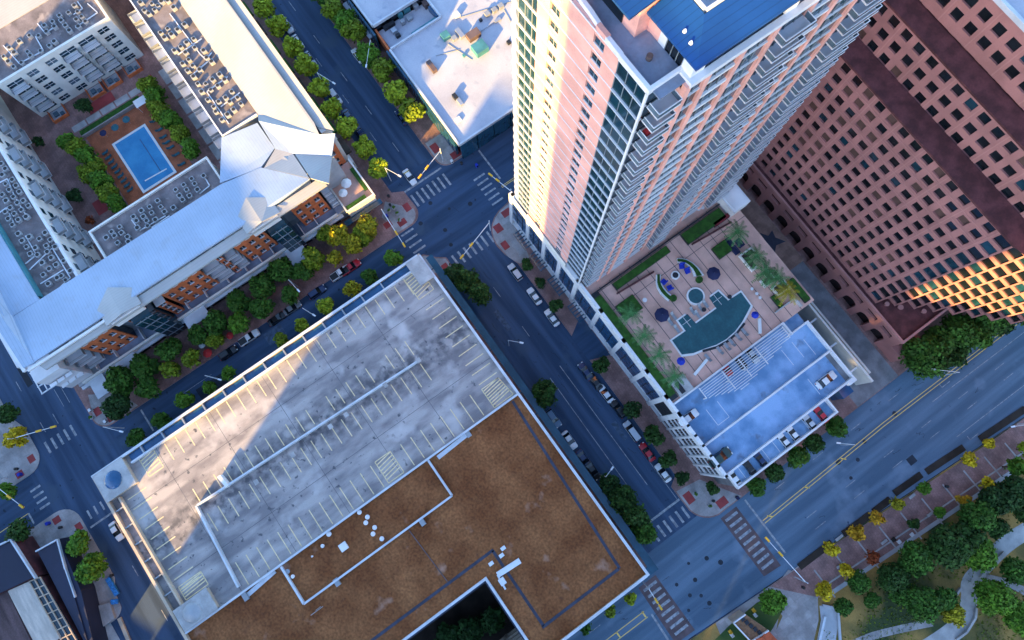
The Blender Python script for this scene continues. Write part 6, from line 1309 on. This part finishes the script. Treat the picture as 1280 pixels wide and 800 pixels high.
for x, y, r, lb in ((493, 261, .5, 'round planter of white flowers at the apartment corner'), (497, 268, .5, 'round green planter beside the red squares at the apartment corner'), (487, 264, .45, 'small shrub planter near the wall of the apartment corner'), (500, 276, .4, 'little planter at the tip of the apartment corner'), (868, 617, .6, 'planter on the podium corner facing the crosswalk'), (886, 632, .5, 'planter nearest the kerb on the podium corner'), (116, 522, .5, 'small planter on the red paving of the far apartment corner')):
    u, v = W(x, y, .13); o = thing('planter_pot', lb, 'planter', (u, v, .13)); MB().tube((u, v, .13), (u, v, .75), r * .8, r, 12).build('pot', 'concrete', o)
    mb = crown_mesh('plant', r * 1.1, .9, 90, .13, int(x), 4, None); mb.v = [(a + u, b + v, c + .6) for a, b, c in mb.v]; mb.build('plant', 'leaf_green', o)
for x, y, w_, d_, lb in ((1050, 706, 2.2, .5, 'grey bench at the plaza end of the promenade'), (1048, 672, 2.0, .6, 'grey bench beside the deep golden promenade tree'), (1116, 712 - 38, .9, .9, 'dark square planter on the outer edge of the promenade'), (1104, 677, 1.6, .6, 'grey bench beside the rust red tree'), (1162, 642, 1.8, .6, 'grey bench between the green trees at the outer edge of the promenade'), (1139, 620, 1.6, .6, 'grey bench beside the planting strip near the lime yellow tree'), (1123, 677, .8, .8, 'white block at the outer edge of the promenade'), (1139, 668, .8, .8, 'white block nearest the dark green promenade tree')):
    u, v = W(x, y, .17); o = thing('bench', lb, 'bench', (u, v, .17), 0, 'benches along the promenade'); mt = 'white_panel' if 'white' in lb else 'soil' if 'dark' in lb else 'concrete'
    MB().box((u - d_ / 2, v - w_ / 2, .5), (u + d_ / 2, v + w_ / 2, .64)).build('seat', mt, o); MB().box((u - d_ * .4, v - w_ * .45, .17), (u + d_ * .4, v - w_ * .3, .5)).build('leg', mt, o); MB().box((u - d_ * .4, v + w_ * .3, .17), (u + d_ * .4, v + w_ * .45, .5)).build('leg', mt, o)
# dark planting strips along the kerb of the promenade
for i, (p, q) in enumerate([((999, 709), (1040, 678)), ((1054, 668), (1088, 643)), ((1092, 640), (1113, 624)), ((1118, 617), (1152, 593)), ((1158, 590), (1205, 559)), ((1225, 549), (1282, 511))]):
    a, b = W(*p, .2), W(*q, .2); o = MB().bar((*a, .1), (*b, .1), 1.5, .12).build('planting_strip', 'soil'); tag(o, ORD[i] + ' dark planting strip from the plaza along the promenade kerb', 'planting bed', 'planting strips along the promenade')
for i in range(7):
    x, y = 935 + 4.6 * i, 751 - 3.2 * i; u, v = W(x, y, .2); o = thing('bicycle_rack', ORD[i] + ' bicycle rack from the left along the boulevard kerb of the plaza', 'bike rack', (u, v, .12), 0, 'bicycle racks by the plaza'); mb = MB()
    pts = [(u, v - .4, .12), (u, v - .4, .8), (u, v - .2, .95), (u, v + .2, .95), (u, v + .4, .8), (u, v + .4, .12)]
    for a, b in zip(pts[:-1], pts[1:]): mb.tube(a, b, .035, .035, 6)
    mb.build('hoop', 'metal_grey', o)
g = MB(); pts = [W(893, 800), W(912, 781), W(946, 753), W(975, 738), W(984, 752), W(966, 785), W(955, 800)]; g.add([(p[0], p[1], .127) for p in pts], [tuple(range(7))]); g.build('lawn', 'lawn', kind='structure')
for i, (x, y) in enumerate([(941, 762), (943, 768), (912, 789), (914, 793)]):
    u, v = W(x, y, .13); o = thing('cafe_chair', ('yellow chair', 'white chair', 'yellow chair', 'white chair')[i] + (' on the grass above the pavilion', ' on the grass above the pavilion', ' on the grass left of the pavilion', ' on the grass left of the pavilion')[i], 'chair', (u, v, .13)); MB().box((u - .35, v - .35, .45), (u + .35, v + .35, .55)).build('seat', 'signal_yellow' if i % 2 == 0 else 'white_panel', o); MB().box((u + .3, v - .35, .55), (u + .37, v + .35, 1.1)).build('backrest', 'signal_yellow' if i % 2 == 0 else 'white_panel', o)
    for a in (-.3, .3):
        for b in (-.3, .3): MB().box((u + a - .03, v + b - .03, .13), (u + a + .03, v + b + .03, .45)).build('leg', 'metal_grey', o)
# fence lines and low undergrowth in the park
gr = MB(); rr = random.Random(4)
for i in range(5200):
    x = 1030 + 255 * rr.random(); y = 600 + 205 * rr.random(); u, v = W(x, y, .2)
    if u < 67.5 + (v - 36) * .078 + .3: continue
    if (math.sin(u * .35) + math.sin(v * .27 + u * .1)) < -.1: continue
    s = .14 + .2 * rr.random(); a = rr.random() * 6.3; h = .1 + .25 * rr.random()
    gr.add([(u - s * math.cos(a), v - s * math.sin(a), .1), (u + s * math.cos(a), v + s * math.sin(a), .1), (u + s * math.sin(a) * .8, v + s * math.cos(a) * .6, .1 + h)], [(0, 1, 2)])
o = gr.build('undergrowth', 'leaf_olive'); o['kind'] = 'stuff'; o['label'] = 'tufts of low grass and weeds over the park slope'; o['category'] = 'grass'
# ---------------------------------------------------------------- light: a low warm western sun, blue sky
SUN_EL = math.radians(14); SX, SY = .41, -.912
AZ = math.atan2(SY, SX)
# s = distance across the sun's path, measured so that +s is towards -n
def blk(label, sa, sb, dist, depth, h): return office("shadow_block", label, sa, sb, dist, depth, h, AZ)  # unseen blocks, added and sized for their shadows and sun gaps
blk('broad unseen shadow block west of the apartment building', -150, -65, 150, 30, 61)
blk('low unseen block leaving a sun gap west of the parking garage', -64.5, -50, 160, 26, 20)
blk('long unseen shadow block south-west of the parking garage', -49.5, -18, 165, 30, 66)
blk('very tall unseen shadow block beyond the long one', -18.5, 56, 170, 30, 152)
blk('wide unseen shadow block south-west of the boulevard', 56.5, 150, 170, 30, 76)
w = bpy.data.worlds.new('World'); SC.world = w; w.use_nodes = True
n = w.node_tree.nodes; l = w.node_tree.links; bg = n['Background']
sk = n.new('ShaderNodeTexSky'); sk.sky_type = 'NISHITA'; sk.sun_disc = False; sk.sun_elevation = SUN_EL; sk.sun_rotation = math.atan2(SX, SY)
sk.altitude = 200; sk.air_density = 1.0; sk.dust_density = .6; sk.ozone_density = 2.2
mx = n.new('ShaderNodeMix'); mx.data_type = 'RGBA'; mx.blend_type = 'MULTIPLY'; mx.inputs['Factor'].default_value = 1; mx.inputs[7].default_value = (.95, .98, 1.05, 1)
l.new(sk.outputs['Color'], mx.inputs[6]); l.new(mx.outputs[2], bg.inputs['Color']); bg.inputs['Strength'].default_value = .15
sun = bpy.data.lights.new('sun', 'SUN'); sun.energy = 5.0; sun.angle = math.radians(.5); sun.color = (1, .62, .17)
so = bpy.data.objects.new('sun', sun); COL.objects.link(so)
so.rotation_euler = Vector((SX * math.cos(SUN_EL), SY * math.cos(SUN_EL), math.sin(SUN_EL))).to_track_quat('Z', 'Y').to_euler()
vs = SC.view_settings; vs.view_transform = 'Standard'; vs.look = 'None'; vs.exposure = 2.25; vs.gamma = 1
SC.cycles.max_bounces = 5; SC.cycles.diffuse_bounces = 3; SC.cycles.glossy_bounces = 3; SC.cycles.caustics_reflective = False; SC.cycles.caustics_refractive = False
SC.cycles.use_denoising = True
